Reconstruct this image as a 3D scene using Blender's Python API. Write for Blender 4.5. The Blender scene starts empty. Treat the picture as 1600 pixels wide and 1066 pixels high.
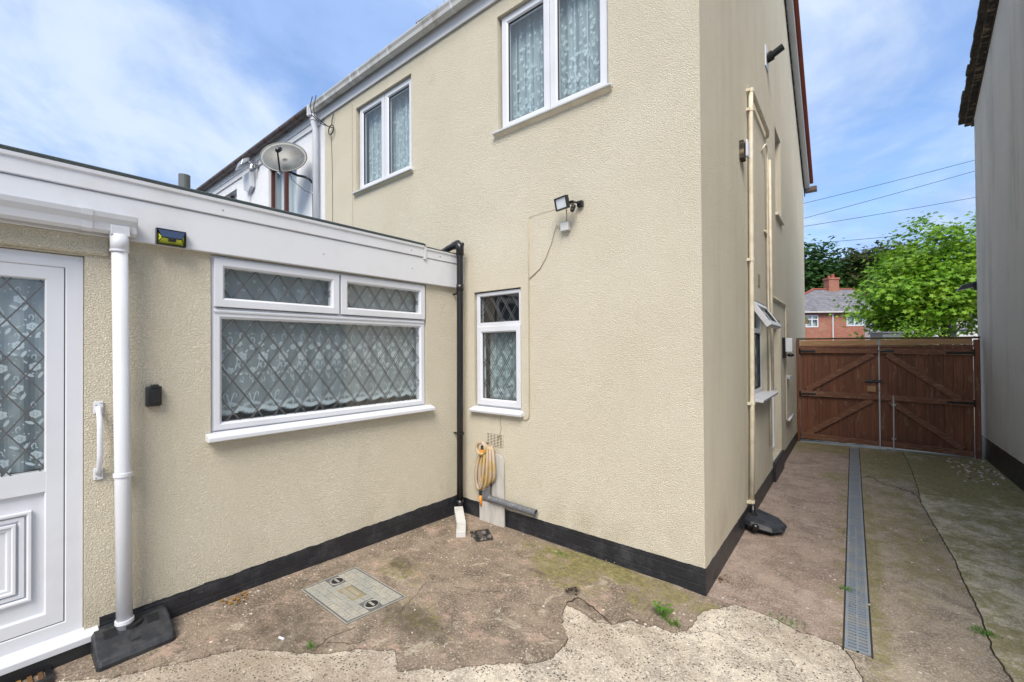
import bpy, bmesh, math, random
from mathutils import Vector, Matrix, noise as mnoise
from mathutils.geometry import delaunay_2d_cdt
R = math.radians
rnd = random.Random(7)
SC = bpy.context.scene
COL = SC.collection

# ------------------------------------------------------------------ camera
cam = bpy.data.cameras.new('camera'); cam.sensor_width = 36; cam.sensor_fit = 'HORIZONTAL'
cam.lens = 667/1600*36; cam.shift_y = 7.7/1600; cam.clip_start = 0.05; cam.clip_end = 2000
co = bpy.data.objects.new('camera', cam); COL.objects.link(co)
yaw, pit, rol = R(38.6), R(0.5), R(-0.4)
fw = Vector((-math.sin(yaw)*math.cos(pit), math.cos(yaw)*math.cos(pit), math.sin(pit)))
r0 = Vector((math.cos(yaw), math.sin(yaw), 0)); u0 = r0.cross(fw)
rr = r0*math.cos(rol)+u0*math.sin(rol); uu = u0*math.cos(rol)-r0*math.sin(rol)
M = Matrix((rr, uu, -fw)).transposed().to_4x4(); M.translation = (0.756, -2.920, 1.6)
co.matrix_world = M
SC.camera = co
SC.render.resolution_x = 1024; SC.render.resolution_y = 682

# ------------------------------------------------------------------ light
SUN = Vector((0.36, -0.60, 0.80)).normalized()
sl = bpy.data.lights.new('sun', 'SUN'); sl.energy = 3.0; sl.angle = R(32); sl.color = (1, 0.925, 0.83)
so = bpy.data.objects.new('sun', sl); COL.objects.link(so)
so.rotation_euler = SUN.to_track_quat('Z', 'Y').to_euler(); so.location = (5, -8, 12)
SC.view_settings.view_transform = 'Standard'; SC.view_settings.look = 'None'
SC.view_settings.gamma = 1; SC.view_settings.exposure = 0.68

class NT:
    def __init__(s, tree): s.t = tree; s.n = tree.nodes; s.l = tree.links
    def new(s, typ, ins=None, **kw):
        n = s.n.new(typ)
        for k, v in kw.items(): setattr(n, k, v)
        for k, v in (ins or {}).items():
            if hasattr(v, 'is_linked') or hasattr(v, 'links'): s.l.new(v, n.inputs[k])
            else: n.inputs[k].default_value = v
        return n
    def pos(s): return s.new('ShaderNodeNewGeometry').outputs['Position']
    def math(s, op, a, b=0.0, c=0.0, clamp=False):
        return s.new('ShaderNodeMath', {0: a, 1: b, 2: c}, operation=op, use_clamp=clamp).outputs[0]
    def scale(s, v, k):
        return s.new('ShaderNodeMapping', {'Vector': v, 'Scale': k}).outputs[0]
    def noise(s, v, sc, det=3, ro=0.55, dis=0.0):
        return s.new('ShaderNodeTexNoise', {'Vector': v, 'Scale': sc, 'Detail': det, 'Roughness': ro, 'Distortion': dis}).outputs[0]
    def vor(s, v, sc, feat='F1', rand=1.0, out=0):
        n = s.new('ShaderNodeTexVoronoi', {'Vector': v, 'Scale': sc, 'Randomness': rand}, feature=feat)
        return n.outputs[out]
    def step(s, x, a, b):    # smooth ramp from a (0) to b (1)
        n = s.new('ShaderNodeMapRange', {0: x, 1: a, 2: b, 3: 0.0, 4: 1.0}, interpolation_type='SMOOTHSTEP')
        return n.outputs[0]
    def mix(s, f, a, b, bt='MIX'):
        n = s.new('ShaderNodeMix', data_type='RGBA', blend_type=bt)
        for i, v in ((0, f), (6, a), (7, b)):
            if hasattr(v, 'links'): s.l.new(v, n.inputs[i])
            else: n.inputs[i].default_value = (*v, 1) if isinstance(v, tuple) and len(v) == 3 else v
        return n.outputs[2]
    def xyz(s, v):
        n = s.new('ShaderNodeSeparateXYZ', {0: v}); return n.outputs
    def bump(s, h, dist, strength=1.0, nrm=None):
        i = {'Height': h, 'Distance': dist, 'Strength': strength}
        if nrm is not None: i['Normal'] = nrm
        return s.new('ShaderNodeBump', i).outputs[0]

# world: clear-sky model with broken cloud mixed in by direction
w = bpy.data.worlds.new('World'); SC.world = w; w.use_nodes = True
t = NT(w.node_tree); t.n.clear()
sky = t.new('ShaderNodeTexSky', sky_type='NISHITA', sun_disc=False, sun_elevation=math.asin(SUN.z), sun_rotation=math.atan2(SUN.x, SUN.y), air_density=1.0, dust_density=0.3, ozone_density=3.0)
d = t.new('ShaderNodeTexCoord').outputs['Generated']
x, y, z = t.xyz(d)
zz = t.math('ADD', t.math('MAXIMUM', z, 0.0), 0.35)
cv = t.new('ShaderNodeCombineXYZ', {0: t.math('DIVIDE', x, zz), 1: t.math('DIVIDE', y, zz), 2: 0.3}).outputs[0]
cv = t.new('ShaderNodeMapping', {'Vector': cv, 'Location': (2.3, 0.4, 0.0)}).outputs[0]
c1 = t.noise(cv, 1.1, 6, 0.52, 0.3)
c2 = t.noise(cv, 3.2, 5, 0.6, 0.6)
cm = t.math('ADD', t.math('MULTIPLY', c1, 0.75), t.math('MULTIPLY', c2, 0.25))
mask = t.step(cm, 0.27, 0.50)
shade = t.noise(cv, 1.9, 7, 0.58, 0.5)
ccol = t.mix(t.step(shade, 0.36, 0.58), (2.3, 3.3, 5.5), (4.2, 4.9, 5.9))
blue = t.mix(1.0, sky.outputs[0], (1.0, 1.15, 1.3), 'MULTIPLY')
final = t.mix(t.math('MULTIPLY', mask, 0.92), blue, ccol)
bg = t.new('ShaderNodeBackground', {'Color': final, 'Strength': 0.115})
t.new('ShaderNodeOutputWorld', {0: bg.outputs[0]})

# ------------------------------------------------------------------ materials
MATS = {}
def pmat(name, col=(0.5, 0.5, 0.5), rough=0.6, metal=0.0, spec=0.5, fn=None):
    m = bpy.data.materials.new(name); m.use_nodes = True
    t = NT(m.node_tree); b = m.node_tree.nodes['Principled BSDF']
    b.inputs['Base Color'].default_value = (*col, 1); b.inputs['Roughness'].default_value = rough
    b.inputs['Metallic'].default_value = metal; b.inputs['Specular IOR Level'].default_value = spec
    if fn: fn(t, b)
    MATS[name] = m; return m
def setc(t, b, c): t.l.new(c, b.inputs['Base Color'])
def setn(t, b, n): t.l.new(n, b.inputs['Normal'])
def setr(t, b, r): t.l.new(r, b.inputs['Roughness'])

def render_mat(name, c1, c2, dirt_and_shade, pit_shade_amt, bd=0.0072, sc=135, streak=0.0, zdirt=None):
    def fn(t, b):
        p = t.pos()
        n1 = t.noise(t.scale(p, (1, 1, 1.25)), sc, 3.0, 0.6, 0.35)
        n2 = t.vor(t.mix(0.02, t.scale(p, (1, 1, 1.2)), t.new('ShaderNodeTexNoise', {'Vector': p, 'Scale': 60.0}).outputs[1]), sc*1.1, 'SMOOTH_F1')
        h = t.math('ADD', t.math('MULTIPLY', t.step(n1, 0.34, 0.66), 0.9), t.math('MULTIPLY', n2, -0.7))
        nf = t.noise(p, 300, 2, 0.6)
        h = t.math('ADD', h, t.math('MULTIPLY', nf, 0.25))
        big = t.noise(p, 1.3, 4, 0.6)
        c = t.mix(t.step(big, 0.3, 0.7), c1, c2)
        grime = t.noise(t.scale(p, (2.2, 2.2, 0.28)), 1.6, 5, 0.65)
        if streak: c = t.mix(t.math('MULTIPLY', t.step(grime, 0.45, 0.75), streak), c, dirt_and_shade)
        # occlusion shade of the roughcast pits, painted into the colour
        c = t.mix(t.math('MULTIPLY', t.step(n1, 0.46, 0.34), pit_shade_amt), c, dirt_and_shade)
        zz_ = t.xyz(p)[2]; st = t.noise(t.scale(p, (1, 1, 0.6)), 3.2, 6, 0.7, 0.5)
        low = t.math('MULTIPLY', t.step(zz_, 0.75, 0.15), t.step(st, 0.40, 0.70))
        c = t.mix(t.math('MULTIPLY', low, 0.30), c, (0.42, 0.33, 0.20))
        c = t.mix(t.math('MULTIPLY', t.step(st, 0.60, 0.78), 0.30), c, dirt_and_shade)
        fine = t.noise(p, 130, 2, 0.7)
        c = t.mix(t.math('MULTIPLY', t.step(fine, 0.56, 0.70), 0.35), c, tuple(min(1, v*1.22) for v in c1))
        setc(t, b, c); setn(t, b, t.bump(h, bd, 1.0))
    return pmat(name, rough=0.85, spec=0.25, fn=fn)
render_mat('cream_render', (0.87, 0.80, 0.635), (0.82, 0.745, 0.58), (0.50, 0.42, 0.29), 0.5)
render_mat('side_render', (0.86, 0.79, 0.625), (0.81, 0.735, 0.57), (0.50, 0.43, 0.31), 0.4, streak=0.22)
render_mat('white_render', (0.88, 0.88, 0.87), (0.82, 0.825, 0.82), (0.46, 0.47, 0.45), 0.55, streak=0.45, bd=0.0075)
render_mat('neighbour_render', (0.86, 0.87, 0.89), (0.80, 0.81, 0.83), (0.6, 0.6, 0.58), 0.2, bd=0.003)
render_mat('far_render', (0.72, 0.72, 0.70), (0.66, 0.66, 0.64), (0.45, 0.45, 0.42), 0.3)
def f(t, b):
    p = t.pos(); n = t.noise(p, 2.5, 4, 0.6)
    setc(t, b, t.mix(t.step(n, 0.4, 0.75), (0.64, 0.655, 0.69), (0.58, 0.59, 0.61)))
    setn(t, b, t.bump(t.noise(p, 9, 2), 0.0015, 0.4))
pmat('white_plastic', (0.8, 0.81, 0.82), 0.32, fn=f)
def f(t, b):
    p = t.pos(); n = t.noise(t.scale(p, (1, 1, 0.3)), 6, 4, 0.65)
    setc(t, b, t.mix(t.step(n, 0.5, 0.7), (0.56, 0.555, 0.53), (0.38, 0.365, 0.32)))
pmat('aged_white_plastic', rough=0.5, fn=f)
pmat('white_fascia', rough=0.38, fn=lambda t, b: setc(t, b, t.mix(t.step(t.noise(t.pos(), 3.0, 4, 0.6), 0.45, 0.75), (0.66, 0.67, 0.69), (0.60, 0.60, 0.60))))
pmat('cream_paint', rough=0.5, fn=lambda t, b: (setc(t, b, t.mix(t.step(t.noise(t.pos(), 9, 4, 0.6), 0.45, 0.65), (0.70, 0.63, 0.49), (0.60, 0.53, 0.39))), setn(t, b, t.bump(t.noise(t.pos(), 60, 2), 0.001))))
def f(t, b):
    p = t.pos(); x, y, z = t.xyz(p)
    u = t.math('ADD', x, y)
    v = t.new('ShaderNodeCombineXYZ', {0: u, 1: z, 2: 0.0}).outputs[0]
    br = t.new('ShaderNodeTexBrick', {'Vector': v, 'Scale': 1.0, 'Mortar Size': 0.008, 'Brick Width': 0.225, 'Row Height': 0.075, 'Mortar Smooth': 0.5})
    n = t.noise(p, 28, 4, 0.65); k = t.noise(p, 5, 5, 0.7)
    h = t.math('ADD', t.math('MULTIPLY', br.outputs['Fac'], -0.13), t.math('MULTIPLY', n, 0.6))
    c = t.mix(t.step(k, 0.45, 0.75), (0.016, 0.017, 0.021), (0.05, 0.05, 0.055))
    c = t.mix(t.math('MULTIPLY', t.step(t.noise(p, 16, 5, 0.8), 0.66, 0.75), 0.5), c, (0.25, 0.22, 0.2))
    setc(t, b, c); setn(t, b, t.bump(h, 0.008)); setr(t, b, t.math('ADD', t.math('MULTIPLY', k, 0.4), 0.25))
pmat('black_plinth_paint', fn=f)
pmat('black_plastic', (0.012, 0.012, 0.013), 0.28, fn=lambda t, b: setn(t, b, t.bump(t.noise(t.pos(), 25, 3), 0.001)))
def f(t, b):
    p = t.pos(); k = t.noise(p, 14, 5, 0.7)
    setc(t, b, t.mix(t.step(k, 0.4, 0.75), (0.018, 0.02, 0.024), (0.055, 0.055, 0.055))); setn(t, b, t.bump(t.noise(p, 300, 2), 0.0008))
pmat('dusty_black_plastic', rough=0.5, fn=f)
pmat('brown_plastic', rough=0.45, fn=lambda t, b: setc(t, b, t.mix(t.step(t.noise(t.pos(), 7, 3), 0.4, 0.7), (0.085, 0.062, 0.055), (0.14, 0.11, 0.10))))
pmat('brown_wood_frame', (0.10, 0.03, 0.022), 0.4)
pmat('lead', (0.11, 0.11, 0.115), 0.5, 0.2)
pmat('seam_grey', (0.12, 0.12, 0.12), 0.7)
pmat('rubber', (0.03, 0.03, 0.032), 0.6)
pmat('steel', rough=0.4, metal=0.8, fn=lambda t, b: setc(t, b, t.mix(t.step(t.noise(t.pos(), 20, 4, 0.7), 0.4, 0.7), (0.45, 0.46, 0.48), (0.30, 0.31, 0.32))))
def f(t, b):
    p = t.pos(); n = t.noise(p, 7, 5, 0.7); m = t.noise(p, 60, 3, 0.7)
    c = t.mix(t.step(n, 0.35, 0.7), (0.36, 0.36, 0.32), (0.47, 0.44, 0.36))
    c = t.mix(t.math('MULTIPLY', t.step(m, 0.5, 0.75), 0.6), c, (0.22, 0.20, 0.16)); setc(t, b, c)
    setn(t, b, t.bump(m, 0.001))
pmat('galvanised_weathered', rough=0.62, metal=0.25, fn=f)
pmat('blue_grey_steel', rough=0.5, metal=0.3, fn=lambda t, b: setc(t, b, t.mix(t.step(t.noise(t.pos(), 9, 5, 0.7), 0.4, 0.68), (0.25, 0.285, 0.32), (0.33, 0.325, 0.29))))
pmat('dark_void', (0.012, 0.012, 0.012), 0.9)
pmat('room_wall', (0.36, 0.37, 0.37), 0.9)
pmat('room_dark', (0.06, 0.065, 0.07), 0.9)
pmat('yellow_led', (0.55, 0.60, 0.06), 0.5)
pmat('solar_cell', (0.03, 0.05, 0.10), 0.15)
pmat('frosted_lens', (0.75, 0.78, 0.8), 0.2)
pmat('orange_plastic', (0.85, 0.27, 0.02), 0.4)
pmat('grey_pipe', (0.115, 0.12, 0.13), 0.45, fn=lambda t, b: setc(t, b, t.mix(t.step(t.noise(t.pos(), 40, 4, 0.7), 0.5, 0.7), (0.12, 0.125, 0.135), (0.22, 0.22, 0.22))))
pmat('terracotta_trim', rough=0.8, fn=lambda t, b: setc(t, b, t.mix(t.noise(t.pos(), 6, 4), (0.24, 0.05, 0.03), (0.36, 0.10, 0.06))))
def f(t, b):
    p = t.pos(); n = t.noise(p, 12, 5, 0.7)
    setc(t, b, t.mix(t.step(n, 0.35, 0.7), (0.035, 0.03, 0.026), (0.10, 0.085, 0.065))); setn(t, b, t.bump(n, 0.01))
pmat('old_dark_tiles', rough=0.85, fn=f)
pmat('old_timber', rough=0.8, fn=lambda t, b: setc(t, b, t.mix(t.step(t.noise(t.scale(t.pos(), (1, 6, 6)), 4, 4, 0.7), 0.5, 0.62), (0.02, 0.018, 0.016), (0.20, 0.15, 0.09))))
def f(t, b):
    p = t.pos(); n = t.noise(p, 260, 2, 0.8)
    setc(t, b, t.mix(t.step(n, 0.4, 0.6), (0.03, 0.04, 0.04), (0.075, 0.09, 0.088))); setn(t, b, t.bump(n, 0.003))
pmat('mineral_felt', rough=0.95, fn=f)
def f(t, b):
    p = t.pos(); x, y, z = t.xyz(p)
    a = t.new('ShaderNodeTexWave', {'Vector': p, 'Scale': 38, 'Distortion': 2.5, 'Detail': 1}, wave_type='BANDS', bands_direction='DIAGONAL').outputs[1]
    n = t.noise(p, 9, 3)
    c = t.mix(t.step(n, 0.40, 0.60), (0.62, 0.44, 0.19), (0.62, 0.50, 0.38))
    c = t.mix(t.math('MULTIPLY', t.step(a, 0.62, 0.8), 0.75), c, (0.16, 0.10, 0.035)); setc(t, b, c)
    setn(t, b, t.bump(a, 0.0015))
pmat('ribbed_hose', rough=0.6, fn=f)

def glass(name, tint=(0.9, 0.95, 0.95), k=1.0):
    m = bpy.data.materials.new(name); m.use_nodes = True; t = NT(m.node_tree); t.n.clear()
    g = t.new('ShaderNodeNewGeometry')
    dt = t.new('ShaderNodeVectorMath', {0: g.outputs['Normal'], 1: g.outputs['Incoming']}, operation='DOT_PRODUCT').outputs['Value']
    o = t.math('SUBTRACT', 1.0, t.math('ABSOLUTE', dt), clamp=True)
    fr = t.math('ADD', t.math('MULTIPLY', t.math('POWER', o, 5.0), 0.9), 0.075*k, clamp=True)
    nr = t.bump(t.noise(t.pos(), 1.7, 1), 0.01, 0.25)
    gl = t.new('ShaderNodeBsdfGlossy', {'Color': (0.95, 0.97, 1, 1), 'Roughness': 0.01, 'Normal': nr})
    tr = t.new('ShaderNodeBsdfTransparent', {'Color': (*tint, 1)})
    mx = t.new('ShaderNodeMixShader', {0: fr, 1: tr.outputs[0], 2: gl.outputs[0]})
    t.new('ShaderNodeOutputMaterial', {0: mx.outputs[0]}); MATS[name] = m
glass('window_glass', (0.88, 0.93, 0.93), 1.3)
def lace(name, col, alpha, mesh=900):
    m = bpy.data.materials.new(name); m.use_nodes = True; t = NT(m.node_tree); t.n.clear()
    p = t.pos(); n = t.noise(t.scale(p, (1, 1, 0.15)), 14, 3, 0.6)
    df = t.new('ShaderNodeBsdfDiffuse', {'Color': (*col, 1)}); tl = t.new('ShaderNodeBsdfTranslucent', {'Color': (*col, 1)})
    m1 = t.new('ShaderNodeMixShader', {0: 0.25, 1: df.outputs[0], 2: tl.outputs[0]})
    tr = t.new('ShaderNodeBsdfTransparent')
    a = t.math('ADD', t.math('MULTIPLY', n, 0.35), alpha-0.17, clamp=True)
    mx = t.new('ShaderNodeMixShader', {0: a, 1: tr.outputs[0], 2: m1.outputs[0]})
    t.new('ShaderNodeOutputMaterial', {0: mx.outputs[0]}); MATS[name] = m
lace('net_fine', (0.80, 0.87, 0.91), 0.50)
lace('net_dense', (0.72, 0.84, 0.88), 0.58)
lace('lace_motif', (0.88, 0.93, 0.96), 0.80)
lace('lace_motif_soft', (0.86, 0.94, 0.96), 0.75)

# ---- ground materials
def conc(name, base, alt, chip, chipamt, pit=0.0, moss=0.0, mossfn=None, extra=None, pinkish=None, fade=None):
    def fn(t, b):
        p = t.pos(); xs = t.xyz(p); X, Y, Z = xs[0], xs[1], xs[2]
        pf = t.new('ShaderNodeCombineXYZ', {0: X, 1: Y, 2: 0.0}).outputs[0]
        big = t.noise(pf, 1.9, 7, 0.68, 0.4); mid = t.noise(pf, 8, 6, 0.72, 0.5); fine = t.noise(pf, 75, 4, 0.75)
        grit = t.noise(pf, 240, 2, 0.8)
        c = t.mix(t.step(big, 0.33, 0.68), base, alt)
        c = t.mix(t.math('MULTIPLY', t.step(mid, 0.42, 0.66), 0.7), c, tuple(v*0.55 for v in base))
        stn = t.noise(t.new('ShaderNodeMapping', {'Vector': pf, 'Location': (7.7, 1.3, 0)}).outputs[0], 2.6, 8, 0.72, 0.5)
        c = t.mix(t.math('MULTIPLY', t.step(stn, 0.50, 0.62), 0.6), c, tuple(v*0.42 for v in base))
        c = t.mix(t.math('MULTIPLY', t.step(stn, 0.40, 0.30), 0.45), c, tuple(min(1, v*1.25) for v in alt))
        c = t.mix(t.math('MULTIPLY', t.step(fine, 0.44, 0.66), 0.6), c, tuple(min(1, v*1.5) for v in alt))
        c = t.mix(t.math('MULTIPLY', t.step(grit, 0.50, 0.64), 0.55), c, tuple(v*0.3 for v in base))
        if pinkish:
            pk = t.noise(pf, 5.5, 8, 0.8, 0.2)
            c = t.mix(t.math('MULTIPLY', t.step(pk, 0.55, 0.60), 0.55), c, pinkish)
        if fade:
            fd = t.noise(t.new('ShaderNodeMapping', {'Vector': pf, 'Location': (3.3, 8.1, 0)}).outputs[0], 4.5, 7, 0.8, 0.6)
            c = t.mix(t.math('MULTIPLY', t.step(fd, 0.57, 0.63), 0.6), c, fade)
        h = t.math('ADD', t.math('MULTIPLY', mid, 1.0), t.math('MULTIPLY', fine, 0.45))
        if pit:
            pv = t.vor(t.scale(pf, (1, 1, 1)), 62, 'F1', 1.0, 0)
            pn = t.noise(pf, 11, 4, 0.6)
            pm = t.math('MULTIPLY', t.step(pv, 0.30, 0.18), t.step(pn, 0.40, 0.55))
            c = t.mix(t.math('MULTIPLY', pm, pit), c, (0.06, 0.055, 0.045))
            h = t.math('SUBTRACT', h, t.math('MULTIPLY', pm, 0.8))
        # exposed aggregate: each chip its own tone
        vn = t.new('ShaderNodeTexVoronoi', {'Vector': pf, 'Scale': 70.0}, feature='F1')
        sel = t.xyz(vn.outputs['Color'])
        chm = t.math('MULTIPLY', t.step(vn.outputs['Distance'], 0.36, 0.22), t.math('GREATER_THAN', sel[0], 1-chipamt))
        c = t.mix(t.math('MULTIPLY', chm, 0.85), c, t.mix(sel[1], chip, tuple(v*0.5 for v in chip)))
        vn2 = t.new('ShaderNodeTexVoronoi', {'Vector': pf, 'Scale': 21.0}, feature='F1')
        sel2 = t.xyz(vn2.outputs['Color'])
        dm = t.math('ADD', vn2.outputs['Distance'], t.math('MULTIPLY', t.math('SUBTRACT', fine, 0.5), 0.25))
        ch2 = t.math('MULTIPLY', t.step(dm, 0.20, 0.13), t.math('GREATER_THAN', sel2[0], 1-chipamt*0.55))
        c = t.mix(t.math('MULTIPLY', ch2, 0.8), c, tuple(min(1, v*1.1) for v in chip))
        if mossfn:
            mm = mossfn(t, X, Y, pf)
            mn = t.noise(pf, 26, 6, 0.75); mb = t.noise(pf, 4.5, 6, 0.75, 0.6)
            am = t.step(t.math('ADD', mm, t.math('ADD', t.math('MULTIPLY', t.math('SUBTRACT', mb, 0.5), 2.6), t.math('MULTIPLY', t.math('SUBTRACT', mn, 0.5), 2.0))), 0.25, 0.85)
            mc = t.mix(t.step(mn, 0.35, 0.68), (0.12, 0.115, 0.035), (0.30, 0.26, 0.11))
            c = t.mix(t.math('MULTIPLY', am, moss), c, mc)
        if extra: c = extra(t, X, Y, pf, c)
        # hairline cracks
        cr = t.new('ShaderNodeTexVoronoi', {'Vector': t.mix(0.10, pf, t.new('ShaderNodeTexNoise', {'Vector': pf, 'Scale': 7.0, 'Detail': 5}).outputs[1]), 'Scale': 1.15}, feature='DISTANCE_TO_EDGE').outputs[0]
        ck = t.math('MULTIPLY', t.step(cr, 0.0035, 0.0008), t.step(big, 0.56, 0.62))
        c = t.mix(t.math('MULTIPLY', ck, 0.5), c, (0.05, 0.04, 0.03))
        h = t.math('SUBTRACT', h, t.math('MULTIPLY', ck, 0.4))
        setc(t, b, c); setn(t, b, t.bump(h, 0.014)); setr(t, b, 0.9) if False else None
    return pmat(name, rough=0.88, spec=0.25, fn=fn)
def spots(*L):
    def fn(t, X, Y, pf):
        out = 0.0
        for (cx, cy, rx, ry, k) in L:
            a = t.math('DIVIDE', t.math('SUBTRACT', X, cx), rx); b_ = t.math('DIVIDE', t.math('SUBTRACT', Y, cy), ry)
            dd = t.math('SQRT', t.math('ADD', t.math('MULTIPLY', a, a), t.math('MULTIPLY', b_, b_)))
            out = t.math('MAXIMUM', out, t.math('MULTIPLY', t.step(dd, 1.5, 0.3), k))
        return out
    return fn
def dark_spots(*L):
    sp = spots(*L)
    def ex(t, X, Y, pf, c):
        m = sp(t, X, Y, pf); n = t.noise(pf, 14, 6, 0.8)
        return t.mix(t.math('MULTIPLY', t.step(t.math('ADD', m, t.math('SUBTRACT', n, 0.5)), 0.38, 0.72), 0.7), c, (0.075, 0.06, 0.042))
    return ex
def grime_spots(*L):
    sp = spots(*L)
    def ex(t, X, Y, pf, c):
        m = sp(t, X, Y, pf); n = t.noise(pf, 6, 8, 0.78, 0.4); g2 = t.noise(pf, 120, 3, 0.8)
        f = t.math('MULTIPLY', t.step(t.math('ADD', m, t.math('MULTIPLY', t.math('SUBTRACT', n, 0.5), 2.2)), 0.0, 0.9), t.math('ADD', t.math('MULTIPLY', t.step(g2, 0.4, 0.6), 0.4), 0.5))
        return t.mix(f, c, (0.30, 0.235, 0.175))
    return ex
conc('cream_concrete', (0.50, 0.43, 0.34), (0.66, 0.58, 0.46), (0.70, 0.65, 0.57), 0.2, pit=0.85,
     fade=(0.36, 0.32, 0.26), mossfn=spots((-1.3, -2.3, 0.7, 0.4, 0.35)), moss=0.4,
     extra=grime_spots((-1.6, -2.25, 1.0, 0.45, 0.75), (-0.95, -1.85, 0.45, 0.3, 0.7), (-0.35, -0.82, 0.28, 0.2, 0.45), (-0.1, -0.62, 0.3, 0.12, 0.35), (0.5, -0.15, 0.4, 0.14, 0.45), (0.2, -1.0, 0.3, 0.3, 0.3)))
conc('brown_concrete', (0.20, 0.155, 0.115), (0.325, 0.26, 0.195), (0.66, 0.58, 0.46), 0.16,
     pinkish=(0.46, 0.32, 0.25), fade=(0.50, 0.44, 0.34),
     mossfn=spots((-1.69, -1.08, 0.24, 0.13, 0.62), (-1.25, -1.3, 0.45, 0.16, 0.38), (-0.62, -0.13, 0.75, 0.15, 0.95), (-0.85, -0.33, 0.35, 0.2, 0.75), (-0.25, -0.3, 0.25, 0.15, 0.6)), moss=0.85,
     extra=dark_spots((-0.66, -0.53, 0.05, 0.07, 0.8), (-0.99, -0.48, 0.14, 0.04, 0.55), (-1.22, -1.38, 0.40, 0.17, 0.62), (-1.62, -1.86, 0.45, 0.25, 0.58), (-2.05, -1.5, 0.12, 0.6, 0.5), (-1.78, -1.02, 0.20, 0.12, 0.6), (-0.22, -0.32, 0.2, 0.12, 0.5), (-1.0, -0.95, 0.3, 0.2, 0.35), (-0.55, -0.62, 0.12, 0.05, 0.6)))
conc('alley_concrete', (0.29, 0.22, 0.175), (0.42, 0.33, 0.265), (0.62, 0.55, 0.48), 0.16, pinkish=(0.36, 0.26, 0.215),
     fade=(0.38, 0.33, 0.27), mossfn=spots((0.3, 5.6, 0.8, 0.7, 0.9), (0.6, 3.7, 0.25, 0.3, 0.7), (0.66, 2.0, 0.08, 3, 0.45)), moss=0.7)
conc('alley_middle_concrete', (0.30, 0.245, 0.185), (0.42, 0.35, 0.265), (0.60, 0.54, 0.46), 0.30,
     mossfn=spots((1.05, 4.9, 0.5, 1.2, 1.0), (1.1, 2.2, 0.3, 1.6, 0.6), (0.85, 1.4, 0.08, 3, 0.7)), moss=0.75)
conc('mossy_concrete', (0.46, 0.41, 0.30), (0.60, 0.54, 0.41), (0.5, 0.46, 0.38), 0.05,
     mossfn=spots((1.8, 4.6, 0.9, 1.7, 1.1), (1.95, 2.4, 0.9, 1.2, 0.6), (1.4, 1, 0.15, 3, 0.55)), moss=0.85)
pmat('asphalt', rough=0.9, fn=lambda t, b: setc(t, b, t.mix(t.noise(t.pos(), 40, 4, 0.7), (0.04, 0.04, 0.042), (0.07, 0.07, 0.07))))
pmat('dull_brass', (0.30, 0.25, 0.15), 0.6, 0.2)
pmat('wet_stone', (0.07, 0.058, 0.05), 0.45)
pmat('crack_dirt', (0.035, 0.026, 0.018), 1.0)
pmat('pebble', rough=0.8, fn=lambda t, b: setc(t, b, t.mix(t.new('ShaderNodeNewGeometry').outputs['Random Per Island'], (0.65, 0.6, 0.52), (0.12, 0.08, 0.05))))
def f(t, b):
    r = t.new('ShaderNodeNewGeometry').outputs['Random Per Island']
    setc(t, b, t.mix(r, (0.30, 0.16, 0.03), (0.10, 0.05, 0.02)))
pmat('dead_leaf', rough=0.8, fn=f)

# ---- wood
def f(t, b):
    p = t.pos(); v = t.scale(p, (14, 14, 0.9)); g = t.noise(v, 2.2, 6, 0.65, 0.6)
    x, y, z = t.xyz(p)
    r = t.new('ShaderNodeNewGeometry').outputs['Random Per Island']
    c = t.mix(t.step(g, 0.3, 0.7), (0.155, 0.056, 0.027), (0.26, 0.102, 0.050))
    c = t.mix(t.math('MULTIPLY', r, 0.45), c, (0.10, 0.038, 0.02))
    wr = t.noise(t.scale(p, (5, 5, 1.1)), 3.5, 6, 0.75, 0.3)
    c = t.mix(t.math('MULTIPLY', t.step(wr, 0.55, 0.64), 0.55), c, (0.32, 0.20, 0.12))
    bl = t.math('MULTIPLY', t.step(z, 0.30, 0.05), 0.6)
    c = t.mix(t.math('MULTIPLY', bl, t.noise(p, 9, 4)), c, (0.03, 0.022, 0.015))
    setc(t, b, c); setn(t, b, t.bump(g, 0.004)); 
pmat('brown_stained_wood', rough=0.62, fn=f)
def f(t, b):
    p = t.pos(); g = t.noise(t.scale(p, (1.2, 1.2, 20)), 4, 5, 0.65, 0.4); k = t.noise(t.scale(p, (3, 3, 14)), 3.0, 5, 0.7)
    c = t.mix(t.step(g, 0.3, 0.7), (0.155, 0.062, 0.033), (0.25, 0.11, 0.058))
    c = t.mix(t.math('MULTIPLY', t.step(k, 0.54, 0.62), 0.6), c, (0.32, 0.235, 0.16)); setc(t, b, c); setn(t, b, t.bump(g, 0.003))
pmat('brown_stained_rail', rough=0.62, fn=f)
pmat('pale_timber', rough=0.7, fn=lambda t, b: setc(t, b, t.mix(t.step(t.noise(t.scale(t.pos(), (1.2, 1.2, 20)), 4, 5, 0.65, 0.4), 0.3, 0.7), (0.52, 0.30, 0.14), (0.34, 0.21, 0.11))))
pmat('mossy_timber', rough=0.9, fn=lambda t, b: setc(t, b, t.mix(t.step(t.noise(t.pos(), 12, 5, 0.7), 0.4, 0.6), (0.09, 0.06, 0.025), (0.15, 0.12, 0.05))))
pmat('grey_painted_board', rough=0.7, fn=lambda t, b: setc(t, b, t.mix(t.step(t.noise(t.scale(t.pos(), (3, 3, 0.6)), 6, 5, 0.7), 0.4, 0.7), (0.50, 0.48, 0.44), (0.36, 0.34, 0.31))))
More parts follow.
